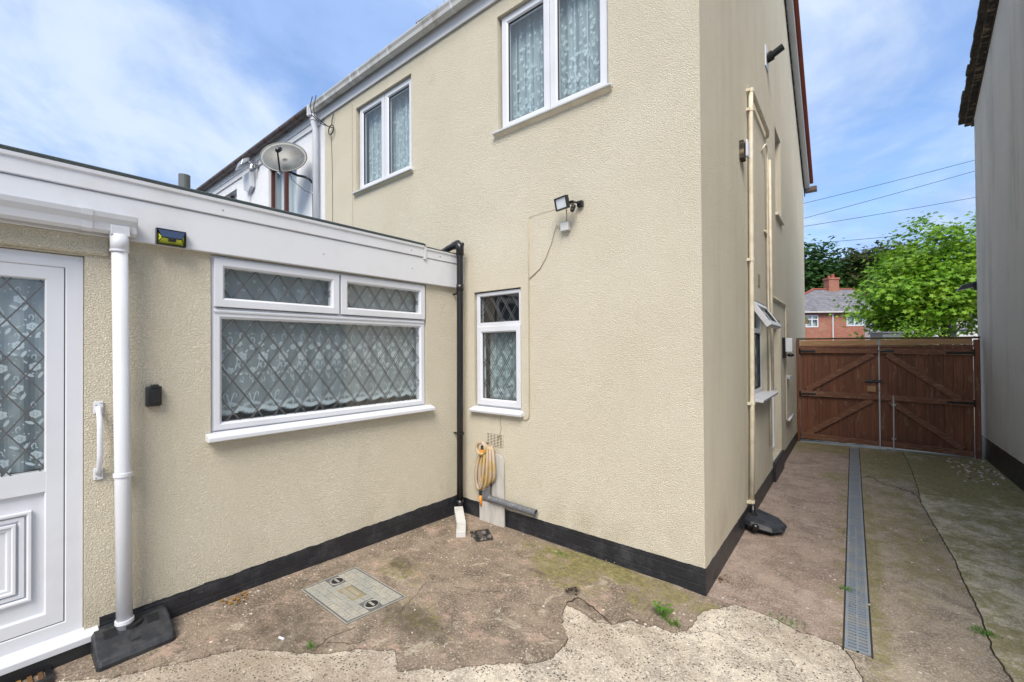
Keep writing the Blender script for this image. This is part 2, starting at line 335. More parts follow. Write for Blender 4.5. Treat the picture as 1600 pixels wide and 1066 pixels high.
# ---- brick, slate
def brickmat(name, c1, c2, mo, axis):
    def f(t, b):
        tc = t.new('ShaderNodeTexCoord').outputs['UV']
        br = t.new('ShaderNodeTexBrick', {'Vector': tc, 'Color1': (*c1, 1), 'Color2': (*c2, 1), 'Mortar': (*mo, 1), 'Scale': 1.0, 'Mortar Size': 0.009, 'Brick Width': 0.225, 'Row Height': 0.075, 'Bias': 0.0})
        n = t.noise(t.pos(), 1.6, 6, 0.75)
        c = t.mix(t.math('MULTIPLY', t.step(n, 0.5, 0.66), 0.5), br.outputs[0], (0.36, 0.24, 0.17))
        setc(t, b, c)
    pmat(name, rough=0.9, fn=f)
brickmat('red_brick', (0.27, 0.065, 0.035), (0.38, 0.11, 0.06), (0.30, 0.24, 0.19), 0)
def f(t, b):
    tc = t.new('ShaderNodeTexCoord').outputs['UV']
    br = t.new('ShaderNodeTexBrick', {'Vector': tc, 'Color1': (0.13, 0.125, 0.14, 1), 'Color2': (0.20, 0.19, 0.20, 1), 'Mortar': (0.06, 0.06, 0.06, 1), 'Scale': 1.0, 'Mortar Size': 0.012, 'Brick Width': 0.3, 'Row Height': 0.22})
    n = t.noise(t.pos(), 0.9, 6, 0.7)
    setc(t, b, t.mix(t.math('MULTIPLY', t.step(n, 0.45, 0.7), 0.5), br.outputs[0], (0.26, 0.24, 0.22)))
pmat('slate', rough=0.75, fn=f)
def leafmat(name, c1, c2, c3):
    m = bpy.data.materials.new(name); m.use_nodes = True; t = NT(m.node_tree); t.n.clear()
    r = t.new('ShaderNodeNewGeometry').outputs['Random Per Island']
    n = t.noise(t.pos(), 1.1, 3, 0.6)
    c = t.mix(r, c1, c2); c = t.mix(t.math('MULTIPLY', t.step(n, 0.45, 0.65), 0.7), c, c3)
    df = t.new('ShaderNodeBsdfPrincipled', {'Base Color': c, 'Roughness': 0.45, 'Specular IOR Level': 0.3})
    tl = t.new('ShaderNodeBsdfTranslucent', {'Color': c})
    mx = t.new('ShaderNodeMixShader', {0: 0.35, 1: df.outputs[0], 2: tl.outputs[0]})
    t.new('ShaderNodeOutputMaterial', {0: mx.outputs[0]}); MATS[name] = m
leafmat('maple_leaf', (0.10, 0.23, 0.014), (0.20, 0.38, 0.025), (0.30, 0.46, 0.04))
leafmat('dark_leaf', (0.022, 0.065, 0.016), (0.05, 0.11, 0.022), (0.07, 0.15, 0.03))
leafmat('olive_leaf', (0.045, 0.08, 0.02), (0.09, 0.12, 0.035), (0.10, 0.07, 0.035))
leafmat('weed_leaf', (0.08, 0.24, 0.03), (0.16, 0.34, 0.05), (0.13, 0.20, 0.03))
pmat('bark', rough=0.95, fn=lambda t, b: (setc(t, b, t.mix(t.noise(t.scale(t.pos(), (4, 4, 1)), 5, 5, 0.7), (0.045, 0.032, 0.022), (0.12, 0.09, 0.06))), setn(t, b, t.bump(t.noise(t.scale(t.pos(), (4, 4, 1)), 5, 5), 0.02))))
pmat('dish_grey', rough=0.4, fn=lambda t, b: setc(t, b, t.mix(t.step(t.noise(t.pos(), 5, 4, 0.7), 0.4, 0.65), (0.12, 0.13, 0.125), (0.075, 0.072, 0.06))))
pmat('wire_black', (0.02, 0.02, 0.022), 0.6)
pmat('wire_tan', (0.42, 0.35, 0.24), 0.6)
pmat('dark_cloth', (0.02, 0.022, 0.025), 0.9)

# ------------------------------------------------------------------ frames (u along wall, d out of wall, z up)
def FB(u, d, z): return Vector((u, -d, z))
def FS(u, d, z): return Vector((d, u, z))
def FW(u, d, z): return Vector((2.2-d, u, z))
def FA(s, d, z): return Vector((-2.2-0.0197*s+d, -s-0.0197*d, z))
def FG(u, d, z): return Vector((u, 5.85-d+0.05*u, z))
def F0(x, y, z): return Vector((x, y, z))

class MB:
    def __init__(s, F=F0): s.v = []; s.f = []; s.F = F; s.uv = None
    def add(s, vs, fs):
        o = len(s.v); s.v += [s.F(*p) for p in vs]; s.f += [[i+o for i in q] for q in fs]; return s
    def box(s, a0, a1, b0, b1, c0, c1):
        vs = [(a, b, c) for c in (c0, c1) for b in (b0, b1) for a in (a0, a1)]
        return s.add(vs, [(0, 2, 3, 1), (4, 5, 7, 6), (0, 1, 5, 4), (2, 6, 7, 3), (0, 4, 6, 2), (1, 3, 7, 5)])
    def quad(s, *p): return s.add(p, [tuple(range(len(p)))])
    def ext(s, poly, d0, d1):           # polygon in (u,z) extruded in d
        n = len(poly); vs = [(p[0], d1, p[1]) for p in poly]+[(p[0], d0, p[1]) for p in poly]
        return s.add(vs, [tuple(range(n)), tuple(range(2*n-1, n-1, -1))]+[(i, i+n, (i+1) % n+n, (i+1) % n) for i in range(n)])
    def along(s, prof, u0, u1):         # profile in (d,z) run along u
        n = len(prof); vs = [(u0, p[0], p[1]) for p in prof]+[(u1, p[0], p[1]) for p in prof]
        return s.add(vs, [tuple(range(n)), tuple(range(2*n-1, n-1, -1))]+[(i, i+n, (i+1) % n+n, (i+1) % n) for i in range(n)])
    def tube(s, pts, r, n=10, cap=True, world=False):
        P = [Vector(p) if world else s.F(*p) for p in pts]; o = len(s.v); N = len(P)
        rs = r if isinstance(r, (list, tuple)) else [r]*N
        up = None
        for i, p in enumerate(P):
            tg = (P[min(i+1, N-1)]-P[max(i-1, 0)]).normalized()
            if up is None: up = Vector((0, 0, 1)) if abs(tg.z) < 0.9 else Vector((1, 0, 0))
            a = tg.cross(up)
            if a.length < 1e-4: a = tg.cross(Vector((0, 1, 0.3)))
            a.normalize(); b = a.cross(tg).normalized(); up = b
            for k in range(n):
                q = 2*math.pi*k/n; s.v.append(p+(a*math.cos(q)+b*math.sin(q))*rs[i])
        for i in range(N-1):
            for k in range(n):
                s.f.append([o+i*n+k, o+i*n+(k+1) % n, o+(i+1)*n+(k+1) % n, o+(i+1)*n+k])
        if cap: s.f.append([o+k for k in range(n)][::-1]); s.f.append([o+(N-1)*n+k for k in range(n)])
        return s
    def ring(s, a0, a1, z0, z1, w, d0, d1, ch=0.006):   # mitred frame
        L = []
        for (q, dd) in ((0, d0), (0, d1-0.002), (0.002, d1), (w-ch, d1), (w, d1-ch), (w, d0)):
            L.append([(a0+q, dd, z0+q), (a1-q, dd, z0+q), (a1-q, dd, z1-q), (a0+q, dd, z1-q)])
        vs = [p for l in L for p in l]; fs = []
        for i in range(len(L)-1):
            for k in range(4): fs.append((i*4+k, i*4+(k+1) % 4, (i+1)*4+(k+1) % 4, (i+1)*4+k))
        return s.add(vs, fs)
    def ball(s, c, r, n=8, sq=(1, 1, 1)):
        vs = []; fs = []
        for i in range(1, n):
            for k in range(2*n):
                a = math.pi*i/n; b = math.pi*k/n
                vs.append((c[0]+r*sq[0]*math.sin(a)*math.cos(b), c[1]+r*sq[1]*math.sin(a)*math.sin(b), c[2]+r*sq[2]*math.cos(a)))
        for i in range(n-2):
            for k in range(2*n): fs.append((i*2*n+k, i*2*n+(k+1) % (2*n), (i+1)*2*n+(k+1) % (2*n), (i+1)*2*n+k))
        fs.append(tuple(range(2*n))[::-1]); fs.append(tuple((n-2)*2*n+k for k in range(2*n)))
        return s.add(vs, fs)
    def build(s, name, mat, parent=None, bevel=0, smooth=False, label=None, kind=None, fixn=True):
        me = bpy.data.meshes.new(name)
        off = Vector((0, 0, 0)); q = parent
        while q is not None: off += q.location; q = q.parent
        me.from_pydata([v-off for v in s.v], [], s.f)
        if fixn:
            bm = bmesh.new(); bm.from_mesh(me); bmesh.ops.recalc_face_normals(bm, faces=bm.faces); bm.to_mesh(me); bm.free()
        if s.uv: 
            ul = me.uv_layers.new(name='UVMap')
            for l in me.loops:
                co_ = me.vertices[l.vertex_index].co+off; ul.data[l.index].uv = s.uv(co_)
        me.materials.append(MATS[mat]); me.update()
        o = bpy.data.objects.new(name, me); COL.objects.link(o)
        if parent is not None: o.parent = parent
        if bevel:
            m = o.modifiers.new('bevel', 'BEVEL'); m.width = bevel; m.segments = 2; m.limit_method = 'ANGLE'; m.angle_limit = R(40)
        if smooth:
            for p in me.polygons: p.use_smooth = True
        if label: o['label'] = label
        if kind: o['kind'] = kind
        return o
def thing(name, label, cat, loc, group=None):
    o = bpy.data.objects.new(name, None); COL.objects.link(o); o.location = loc; o.empty_display_size = 0.1
    o['label'] = label; o['category'] = cat
    if group: o['group'] = group
    return o
def tag(o, label, cat, group=None, kind=None):
    o['label'] = label; o['category'] = cat
    if group: o['group'] = group
    if kind: o['kind'] = kind
    return o

def wall(mb, u0, u1, z0, z1, holes, depth, d=0.0):
    us = sorted({u0, u1, *[h[0] for h in holes], *[h[1] for h in holes]}); zs = sorted({z0, z1, *[h[2] for h in holes], *[h[3] for h in holes]})
    idx = {}
    def V(u, z):
        if (u, z) not in idx: idx[(u, z)] = len(mb.v); mb.v.append(mb.F(u, d, z))
        return idx[(u, z)]
    for i in range(len(us)-1):
        for j in range(len(zs)-1):
            cu, cz = (us[i]+us[i+1])/2, (zs[j]+zs[j+1])/2
            if any(h[0] < cu < h[1] and h[2] < cz < h[3] for h in holes): continue
            mb.f.append([V(us[i], zs[j]), V(us[i+1], zs[j]), V(us[i+1], zs[j+1]), V(us[i], zs[j+1])])
    for h in holes:
        a, b, c, e = h[:4]; dp = h[4] if len(h) > 4 else depth
        mb.add([(a, d, c), (b, d, c), (b, d, e), (a, d, e), (a, d-dp, c), (b, d-dp, c), (b, d-dp, e), (a, d-dp, e)],
               [(0, 1, 5, 4), (1, 2, 6, 5), (2, 3, 7, 6), (3, 0, 4, 7)])
    return mb

def lattice(mb, a0, a1, z0, z1, w, h, d, t=0.0045, ou=0.0, oz=0.0):
    # diamond leads clipped to the pane
    cu, cz = (a0+a1)/2+ou, (z0+z1)/2+oz; k = h/w
    for sgn in (1, -1):
        for i in range(-40, 41):
            # line: z = cz + sgn*k*(u-cu) + i*h
            pts = []
            for u in (a0, a1):
                z = cz+sgn*k*(u-cu)+(i+0.5)*h
                if z0 <= z <= z1: pts.append((u, z))
            for z in (z0, z1):
                u = cu+sgn*(z-cz-(i+0.5)*h)/k
                if a0 < u < a1: pts.append((u, z))
            if len(pts) < 2: continue
            p, q = pts[0], pts[1]; L = math.hypot(q[0]-p[0], q[1]-p[1])
            if L < 0.004: continue
            nx, nz = -(q[1]-p[1])/L*t/2, (q[0]-p[0])/L*t/2
            dd = d+(0.0006 if sgn > 0 else 0)
            mb.ext([(p[0]+nx, p[1]+nz), (p[0]-nx, p[1]-nz), (q[0]-nx, q[1]-nz), (q[0]+nx, q[1]+nz)], dd-0.0015, dd+0.0015)
    return mb

# ---- lace motifs drawn as little flat patches just in front of a net
def disc(mb, u, z, rx, rz, d, ang=0, n=8):
    c, s_ = math.cos(ang), math.sin(ang)
    mb.add([(u+rx*math.cos(q)*c-rz*math.sin(q)*s_, d, z+rx*math.cos(q)*s_+rz*math.sin(q)*c) for q in [2*math.pi*k/n for k in range(n)]], [tuple(range(n))])
def ribbon(mb, pts, w, d):
    n = len(pts); vs = []
    for i, p in enumerate(pts):
        a = pts[max(i-1, 0)]; b = pts[min(i+1, n-1)]; L = math.hypot(b[0]-a[0], b[1]-a[1]) or 1
        ww = w*(0.35+0.65*math.sin(math.pi*(i+0.5)/n)); nx, nz = -(b[1]-a[1])/L*ww, (b[0]-a[0])/L*ww
        vs += [(p[0]+nx, d, p[1]+nz), (p[0]-nx, d, p[1]-nz)]
    mb.add(vs, [(2*i, 2*i+1, 2*i+3, 2*i+2) for i in range(n-1)])
def flower(mb, u, z, r, d, n=6, a0=0.3):
    for k in range(n):
        q = a0+2*math.pi*k/n
        disc(mb, u+r*0.62*math.cos(q), z+r*0.62*math.sin(q), r*0.42, r*0.30, d+0.0004*k, q)
    disc(mb, u, z, r*0.16, r*0.16, d+0.003)
def rose(mb, u, z, r, d):
    for k in range(6):
        q = 0.5+2*math.pi*k/6; disc(mb, u+r*0.66*math.cos(q), z+r*0.62*math.sin(q), r*0.33, r*0.38, d+0.0004*k, q)
    for k in range(3): q = 2*math.pi*k/3; disc(mb, u+r*0.16*math.cos(q), z+r*0.16*math.sin(q), r*0.17, r*0.2, d+0.003, q)
def curl(mb, u, z, r, d, sgn=1, up=1):
    pts = [(u+sgn*r*(1-0.5*q/5.2)*math.cos(q)*0.6, z+up*r*(1-0.45*q/5.2)*math.sin(q)) for q in [i*0.55-1.3 for i in range(10)]]
    ribbon(mb, pts, r*0.16, d)
LR = random.Random(77)
def lace_band(mb, a0, a1, zb, zt, d, rep=0.128):
    n = int((a1-a0)/rep)+1
    for i in range(-1, n+1):
        u = a0+(i+0.5)*rep
        if u > a1-0.02 or u < a0+0.01: continue
        H = zt-zb; z = lambda k: zb+k*0.62
        # hem: scallops and fan
        for k in range(7):
            q = (k-3)/3; ud = u+q*rep*0.44
            if a0 < ud < a1: disc(mb, ud, zb+0.022+0.018*q*q, 0.0125, 0.017, d+0.0003*k)
        for k in range(5):
            q = (k-2)/2; flower(mb, u+q*0.042, zb+0.062+0.016*(1-abs(q)), 0.0135, d+0.001, 5, k)
        for sg in (-1, 1):
            ribbon(mb, [(u+sg*0.003, zb+0.04), (u+sg*0.005, zb+0.085), (u+sg*0.013, zb+0.12), (u+sg*0.022, zb+0.143)], 0.0032, d+0.001)
            curl(mb, u+sg*0.026, zb+0.128, 0.016, d+0.001, sg)
        v = u+rep/2
        # lower small flowers, stems
        flower(mb, u, zb+0.285, 0.022, d, 6); curl(mb, u+0.004, zb+0.243, 0.020, d, 1, -1)
        disc(mb, u-0.002, zb+0.212, 0.006, 0.009, d)
        curl(mb, v, zb+0.225, 0.018, d, -1, -1); flower(mb, v+0.004, zb+0.262, 0.011, d, 5)
        for sg in (-1, 1):
            ribbon(mb, [(u+sg*0.024, zb+0.285), (u+sg*0.036, zb+0.315), (u+sg*0.042, zb+0.35)], 0.0035, d)
            disc(mb, u+sg*0.034, zb+0.262, 0.011, 0.005, d, sg*0.8)
            disc(mb, v+sg*0.012, zb+0.31, 0.015, 0.0045, d, sg*1.1)
        # large roses (offset half a repeat)
        if v < a1-0.03:
            rose(mb, v, zb+0.372, 0.034, d)
            for sg in (-1, 1): disc(mb, v+sg*0.030, zb+0.408, 0.013, 0.006, d, sg*0.9)
            flower(mb, v+0.012, zb+0.455, 0.019, d, 6)
            curl(mb, v-0.006, zb+0.505, 0.024, d, 1, 1); disc(mb, v-0.004, zb+0.545, 0.005, 0.009, d)
        flower(mb, u, zb+0.435, 0.021, d, 6); curl(mb, u, zb+0.478, 0.022, d, -1, 1); disc(mb, u, zb+0.52, 0.008, 0.005, d)
        for _ in range(26):
            disc(mb, u+LR.uniform(-.06, .06), zb+LR.uniform(.06, .55), LR.uniform(.002, .0045), LR.uniform(.002, .006), d, LR.random()*3, 6)
        for sg in (-1, 1): ribbon(mb, [(u+sg*.062, zb+.33+k*.02+.0) if k % 2 else (u+sg*.056, zb+.33+k*.02) for k in range(6)], .002, d); disc(mb, u+sg*.05, zb+.325, .011, .006, d, sg*.7)
        if i % 2 == 0:
            for sg in (-1, 1): curl(mb, u+sg*0.03, zb+0.60, 0.016, d, sg, 1)
            flower(mb, u+0.01, zb+0.575, 0.015, d, 5)
def pleat_net(F, a0, a1, z0, z1, d, amp=0.006, wl=0.11, scal=None):
    mb = MB(F); n = max(8, int((a1-a0)/0.012)); vs = []
    for i in range(n+1):
        u = a0+(a1-a0)*i/n; dd = d+amp*math.sin(u*2*math.pi/wl+1.3*math.sin(u*9))
        zb = z0
        if scal: zb = z0+0.02-0.026*abs(math.cos(math.pi*(u-a0)/scal+math.pi/2))
        vs += [(u, dd, zb), (u, dd, z1)]
    mb.add(vs, [(2*i, 2*i+2, 2*i+3, 2*i+1) for i in range(n)])
    return mb
def scatter_lace(mb, a0, a1, z0, z1, d, n, rg, dens):
    for _ in range(n):
        u = rg.uniform(a0+0.02, a1-0.02); k = rg.random()**dens; z = z0+0.015+(z1-z0-0.05)*k
        r = rg.uniform(0.008, 0.017); q = rg.random()
        if q < 0.6: flower(mb, u, z, r, d, 5, rg.random()*6)
        elif q < 0.85: curl(mb, u, z, r, d, rg.choice((-1, 1)), rg.choice((-1, 1)))
        else: ribbon(mb, [(u+0.004*math.sin(i), z+i*0.010) for i in range(5)], 0.0025, d)
def room(F, a0, a1, z0, z1, d0, dep, parent, mat='room_wall'):
    mb = MB(F); a, b = d0, d0-dep
    mb.add([(a0, a, z0), (a1, a, z0), (a1, a, z1), (a0, a, z1), (a0, b, z0), (a1, b, z0), (a1, b, z1), (a0, b, z1)],
           [(0, 1, 5, 4), (1, 2, 6, 5), (2, 3, 7, 6), (3, 0, 4, 7), (4, 5, 6, 7)])
    return mb.build('room', mat, parent)

# ------------------------------------------------------------------ ground
cl = lambda v: max(0.0, min(1.0, v))
def gz(x, y):
    if y < 0: return 0.034*cl(-x/.6)+0.065*cl(-y/2)*cl(-x/2.2)
    return 0.034*cl(-x/.6)
def ragged(pts, amp=0.008, step=0.02, seed=0):
    out = []
    for i in range(len(pts)-1):
        a, b = pts[i], pts[i+1]; L = math.hypot(b[0]-a[0], b[1]-a[1]); n = max(1, int(L/step))
        for k in range(n):
            q = k/n; x, y = a[0]+(b[0]-a[0])*q, a[1]+(b[1]-a[1])*q
            if i or k:
                x += amp*mnoise.fractal(Vector((x*25, y*25, seed)), 0.8, 2.0, 3)*1.6; y += amp*mnoise.fractal(Vector((x*25, y*25, seed+9)), 0.8, 2.0, 3)*1.6
            out.append((x, y))
    out.append(pts[-1]); return out
def slab(name, outline, zoff, mat, thick=0.03, step=0.1, und=0.0015):
    P = [Vector(p) for p in outline]; n = len(P)
    xs = [p.x for p in P]; ys = [p.y for p in P]; inner = []
    def inside(x, y):
        c = False; j = n-1
        for i in range(n):
            if (P[i].y > y) != (P[j].y > y) and x < (P[j].x-P[i].x)*(y-P[i].y)/(P[j].y-P[i].y)+P[i].x: c = not c
            j = i
        return c
    x = min(xs)+step/2
    while x < max(xs):
        y = min(ys)+step/2
        while y < max(ys):
            if inside(x, y) and min((Vector((x, y))-p).length for p in P) > 0.03: inner.append(Vector((x, y)))
            y += step
        x += step
    vs, _, fs, _, _, _ = delaunay_2d_cdt(P+inner, [], [list(range(n))], 1, 1e-5)
    bm = bmesh.new()
    bv = [bm.verts.new((v.x, v.y, gz(v.x, v.y)+zoff+und*mnoise.noise(Vector((v.x*2.2, v.y*2.2, 5))))) for v in vs]
    for fc in fs:
        try: bm.faces.new([bv[i] for i in fc])
        except ValueError: pass
    be = [e for e in bm.edges if len(e.link_faces) == 1]
    r = bmesh.ops.extrude_edge_only(bm, edges=be)
    for v in [g for g in r['geom'] if isinstance(g, bmesh.types.BMVert)]: v.co.z -= thick
    bmesh.ops.recalc_face_normals(bm, faces=bm.faces)
    me = bpy.data.meshes.new(name); bm.to_mesh(me); bm.free(); me.materials.append(MATS[mat])
    # make sure the top looks up
    up = sum(p.normal.z*p.area for p in me.polygons)
    if up < 0: me.flip_normals()
    o = bpy.data.objects.new(name, me); COL.objects.link(o); o['kind'] = 'structure'; return o
def crack(pts, wdt, zoff, seed=0):
    vs = []; fs = []; n = len(pts)
    for i, p in enumerate(pts):
        a = pts[max(i-1, 0)]; b = pts[min(i+1, n-1)]; L = math.hypot(b[0]-a[0], b[1]-a[1]) or 1
        w_ = wdt*(0.5+1.3*abs(mnoise.noise(Vector((p[0]*9, p[1]*9, seed))))); nx, ny = -(b[1]-a[1])/L*w_, (b[0]-a[0])/L*w_
        for sx in (1, -1):
            x, y = p[0]+sx*nx, p[1]+sx*ny; vs.append((x, y, gz(x, y)+zoff))
    fs = [(2*i, 2*i+1, 2*i+3, 2*i+2) for i in range(n-1)]
    o = MB().add(vs, fs).build('ground_crack', 'crack_dirt', kind='structure'); return o

g = MB(); S_ = 600
g.quad((-S_, -S_, -0.09), (S_, -S_, -0.09), (S_, S_, -0.09), (-S_, S_, -0.09)); g.build('ground', 'asphalt', kind='structure')
slab('yard', [(-2.6, -6), (3.5, -6), (3.5, 0.3), (0.02, 0.3), (0.02, 0.02), (-2.6, 0.02)], 0.0, 'cream_concrete', 0.08, 0.15)
cA = [(-2.9, -3.9), (-2.5, -3.2), (-2.099, -2.687), (-1.94, -2.516), (-1.869, -2.391), (-1.802, -2.282), (-1.748, -2.165), (-1.69, -2.07), (-1.582, -1.991), (-1.467, -1.916), (-1.362, -1.837), (-1.298, -1.77), (-1.26, -1.7), (-1.217, -1.657), (-1.147, -1.628), (-1.102, -1.572), (-0.966, -1.656), (-0.931, -1.616), (-0.897, -1.565), (-0.843, -1.531), (-0.79, -1.497), (-0.754, -1.446), (-0.706, -1.384), (-0.627, -1.307), (-0.546, -1.229), (-0.488, -1.175), (-0.449, -1.089), (-0.456, -0.999), (-0.463, -0.929), (-0.515, -0.876), (-0.554, -0.841), (-0.609, -0.738), (-0.628, -0.671)]
cB = [(-0.628, -0.671), (-0.538, -0.673), (-0.421, -0.695), (-0.328, -0.639), (-0.278, -0.533), (-0.182, -0.534), (-0.144, -0.485), (-0.053, -0.487), (0.007, -0.399), (0.017, -0.244), (0.03, -0.155), (0.081, -0.091), (0.143, 0.0)]
rA = ragged(cA, 0.008, 0.02, 1); rB = ragged(cB, 0.007, 0.02, 2)
slab('paving_patch', rA[:-1]+rB+[(0.02, 0.02), (-2.6, 0.02), (-2.9, -2)], 0.009, 'brown_concrete', 0.02)
cR = [(0.143, 0.006), (0.169, 0.03), (0.292, 0.033), (0.41, 0.01), (0.507, -0.029), (0.622, -0.02), (0.698, -0.037)]
rR = ragged(cR, 0.006, 0.02, 3)
slab('alley_path', rR+[(0.698, 5.86), (-0.02, 5.86), (-0.02, 0.03)], 0.007, 'alley_concrete', 0.03)
cM = [(0.71, -0.06), (0.74, -0.14), (0.785, -0.27), (0.86, -0.5), (0.95, -0.9), (1.15, -1.6)]
rM = ragged(cM, 0.006, 0.02, 4)
cS = [(1.33, -1.6), (1.335, -0.6), (1.328, 0.157), (1.307, 0.391), (1.317, 0.59), (1.329, 0.818), (1.326, 1.069), (1.323, 1.362), (1.33, 1.653), (1.317, 1.977), (1.303, 2.446), (1.281, 3.025), (1.31, 3.808), (1.329, 4.529), (1.33, 5.9)]
rS = ragged(cS, 0.006, 0.03, 5)
slab('alley_path', rM+rS+[(0.818, 5.9), (0.818, -0.05)], 0.006, 'alley_middle_concrete', 0.03)
slab('alley_path', [(p[0]+0.006, p[1]) for p in rS]+[(2.25, 5.9), (2.25, -1.6)], 0.013, 'mossy_concrete', 0.04)
slab('driveway', [(-6, 5.95), (6, 5.95), (6, 16), (-6, 16)], 0.0, 'mossy_concrete', 0.05, 0.8)
crack(rA[6:], 0.0022, 0.0022, 1); crack(rB, 0.002, 0.0022, 2); crack(rR, 0.002, 0.0022, 3); crack(rM, 0.004, 0.0022, 4); crack([(p[0]+0.001, p[1]) for p in rS], 0.003, 0.0078, 5)
crack(ragged([(0.86, 3.95), (0.95, 3.85), (1.02, 3.62), (1.12, 3.6), (1.24, 3.48), (1.30, 3.2)], 0.012, 0.03, 7), 0.006, 0.0095, 7)
crack(ragged([(0.86, 4.7), (1.0, 4.75), (1.1, 4.5)], 0.012, 0.03, 8), 0.006, 0.0095, 8)
crack(ragged([(-1.40, -1.62), (-1.43, -1.75), (-1.39, -1.86)], 0.006, 0.02, 9), 0.0015, 0.0112, 9)
crack(ragged([(-1.28, -0.98), (-1.12, -0.93), (-1.02, -0.83)], 0.01, 0.02, 10), 0.0015, 0.0112, 10)
crack(ragged([(-0.628, -0.671), (-0.60, -0.58), (-0.49, -0.60), (-0.343, -0.66)], 0.01, 0.02, 11), 0.005, 0.0118, 11)

# loose grit and pebbles
mb = MB(); rg = random.Random(11)
def pebble(mb, x, y, r, zo=0.01):
    z = gz(x, y)+zo; n = 6; a = rg.random()*6
    vs = [(x+r*rg.uniform(.7, 1.2)*math.cos(a+2*math.pi*k/n), y+r*rg.uniform(.6, 1.1)*math.sin(a+2*math.pi*k/n), z) for k in range(n)]
    vs += [(v[0]*.5+x*.5, v[1]*.5+y*.5, z+r*rg.uniform(.4, .8)) for v in vs]
    mb.add(vs, [(k, (k+1) % n, (k+1) % n+n, k+n) for k in range(n)]+[tuple(range(n, 2*n))])
for _ in range(420):
    x, y = rg.uniform(-2.1, 0.7), rg.uniform(-2.6, 0.0)
    if -2.0 < x < -1.4 and -1.66 < y < -1.24: continue
    pebble(mb, x, y, rg.uniform(0.002, 0.006))
for _ in range(350): pebble(mb, rg.uniform(0.02, 2.15), rg.uniform(0.1, 5.5), rg.uniform(0.003, 0.008), 0.008)
for _ in range(130): pebble(mb, rg.uniform(1.75, 2.17), rg.gauss(5.0, 0.4), rg.uniform(0.006, 0.02), 0.013)
for _ in range(90):
    s = rg.uniform(0.1, 2.3); pebble(mb, -2.17+rg.random()**2*0.12, -s, rg.uniform(0.003, 0.008))
for L_ in (rA[8:], rB, rR, rM):
    for p_ in L_:
        for _ in range(3):
            if rg.random() < .55: pebble(mb, p_[0]+rg.gauss(.008, .018), p_[1]+rg.gauss(-.010, .018), rg.uniform(.0015, .0055), .001)
mb.build('gravel', 'pebble', kind='stuff')

# ------------------------------------------------------------------ main house
house = thing('house', 'two storey cream roughcast house with black plinth and white upper windows', 'house', (0, 0, 0))
mb = MB(FB)
wall(mb, -4.78, 0, -0.08, 4.98, [(-4.025, -2.945, 3.555, 4.60, 0.065), (-1.72, -0.64, 3.555, 4.60, 0.065), (-2.03, -1.475, 1.045, 2.14, 0.05)], 0.06)
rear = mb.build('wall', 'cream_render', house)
mb = MB(FS)
DOORH = (2.98, 3.79, 0.24, 1.955, 0.13)
wall(mb, 0, 7.6, -0.08, 4.98, [(3.47, 4.03, 3.33, 4.46, 0.10), (1.80, 2.60, 1.10, 2.075, 0.09), DOORH], 0.1)
mb.quad((0, 0, 4.98), (7.6, 0, 4.98), (3.85, 0, 7.5))
mb.build('wall', 'side_render', house, label='weather-streaked side wall with gable above the alley')
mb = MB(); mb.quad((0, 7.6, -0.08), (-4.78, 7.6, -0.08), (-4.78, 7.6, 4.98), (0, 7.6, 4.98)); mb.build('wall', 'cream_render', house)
# plinth with ragged painted top edge
def plinth(F, a0, a1, zb, zt, d, parent, seed, step=0.02, amp=0.004, mat='black_plinth_paint'):
    mb = MB(F); n = int((a1-a0)/step); vs = []
    for i in range(n+1):
        u = a0+(a1-a0)*i/n; z = (zt(u) if callable(zt) else zt)+amp*mnoise.fractal(Vector((u*9, seed, 0)), 0.7, 2, 4)*1.3
        vs += [(u, d, zb), (u, d, z), (u, -0.01, z)]
    mb.add(vs, [q for i in range(n) for q in ((3*i, 3*i+3, 3*i+4, 3*i+1), (3*i+1, 3*i+4, 3*i+5, 3*i+2))])
    return mb.build('plinth', mat, parent)
plinth(FB, -2.2, 0.004, -0.05, 0.185, 0.004, house, 1)
plinth(FS, -0.004, 2.98, -0.05, 0.178, 0.0045, house, 2); plinth(FS, 3.79, 7.6, -0.05, 0.17, 0.0045, house, 3)
mb = MB(FS); mb.box(2.98, 3.79, -0.13, 0.03, -0.05, 0.238); mb.build('doorstep', 'black_plinth_paint', house, bevel=0.006)
# roof
mb = MB()
def roofslab(mb, x0, x1, y0, z0, y1, z1, th=0.06):
    mb.add([(x0, y0, z0), (x1, y0, z0), (x1, y1, z1), (x0, y1, z1), (x0, y0, z0-th), (x1, y0, z0-th), (x1, y1, z1-th), (x0, y1, z1-th)],
           [(0, 1, 2, 3), (7, 6, 5, 4), (0, 4, 5, 1), (1, 5, 6, 2), (2, 6, 7, 3), (3, 7, 4, 0)])
roofslab(mb, -4.8, 0.10, -0.03, 5.00, 3.85, 7.66); roofslab(mb, -4.8, 0.10, 7.75, 4.99, 3.85, 7.66)
mb.build('roof', 'old_dark_tiles', house)
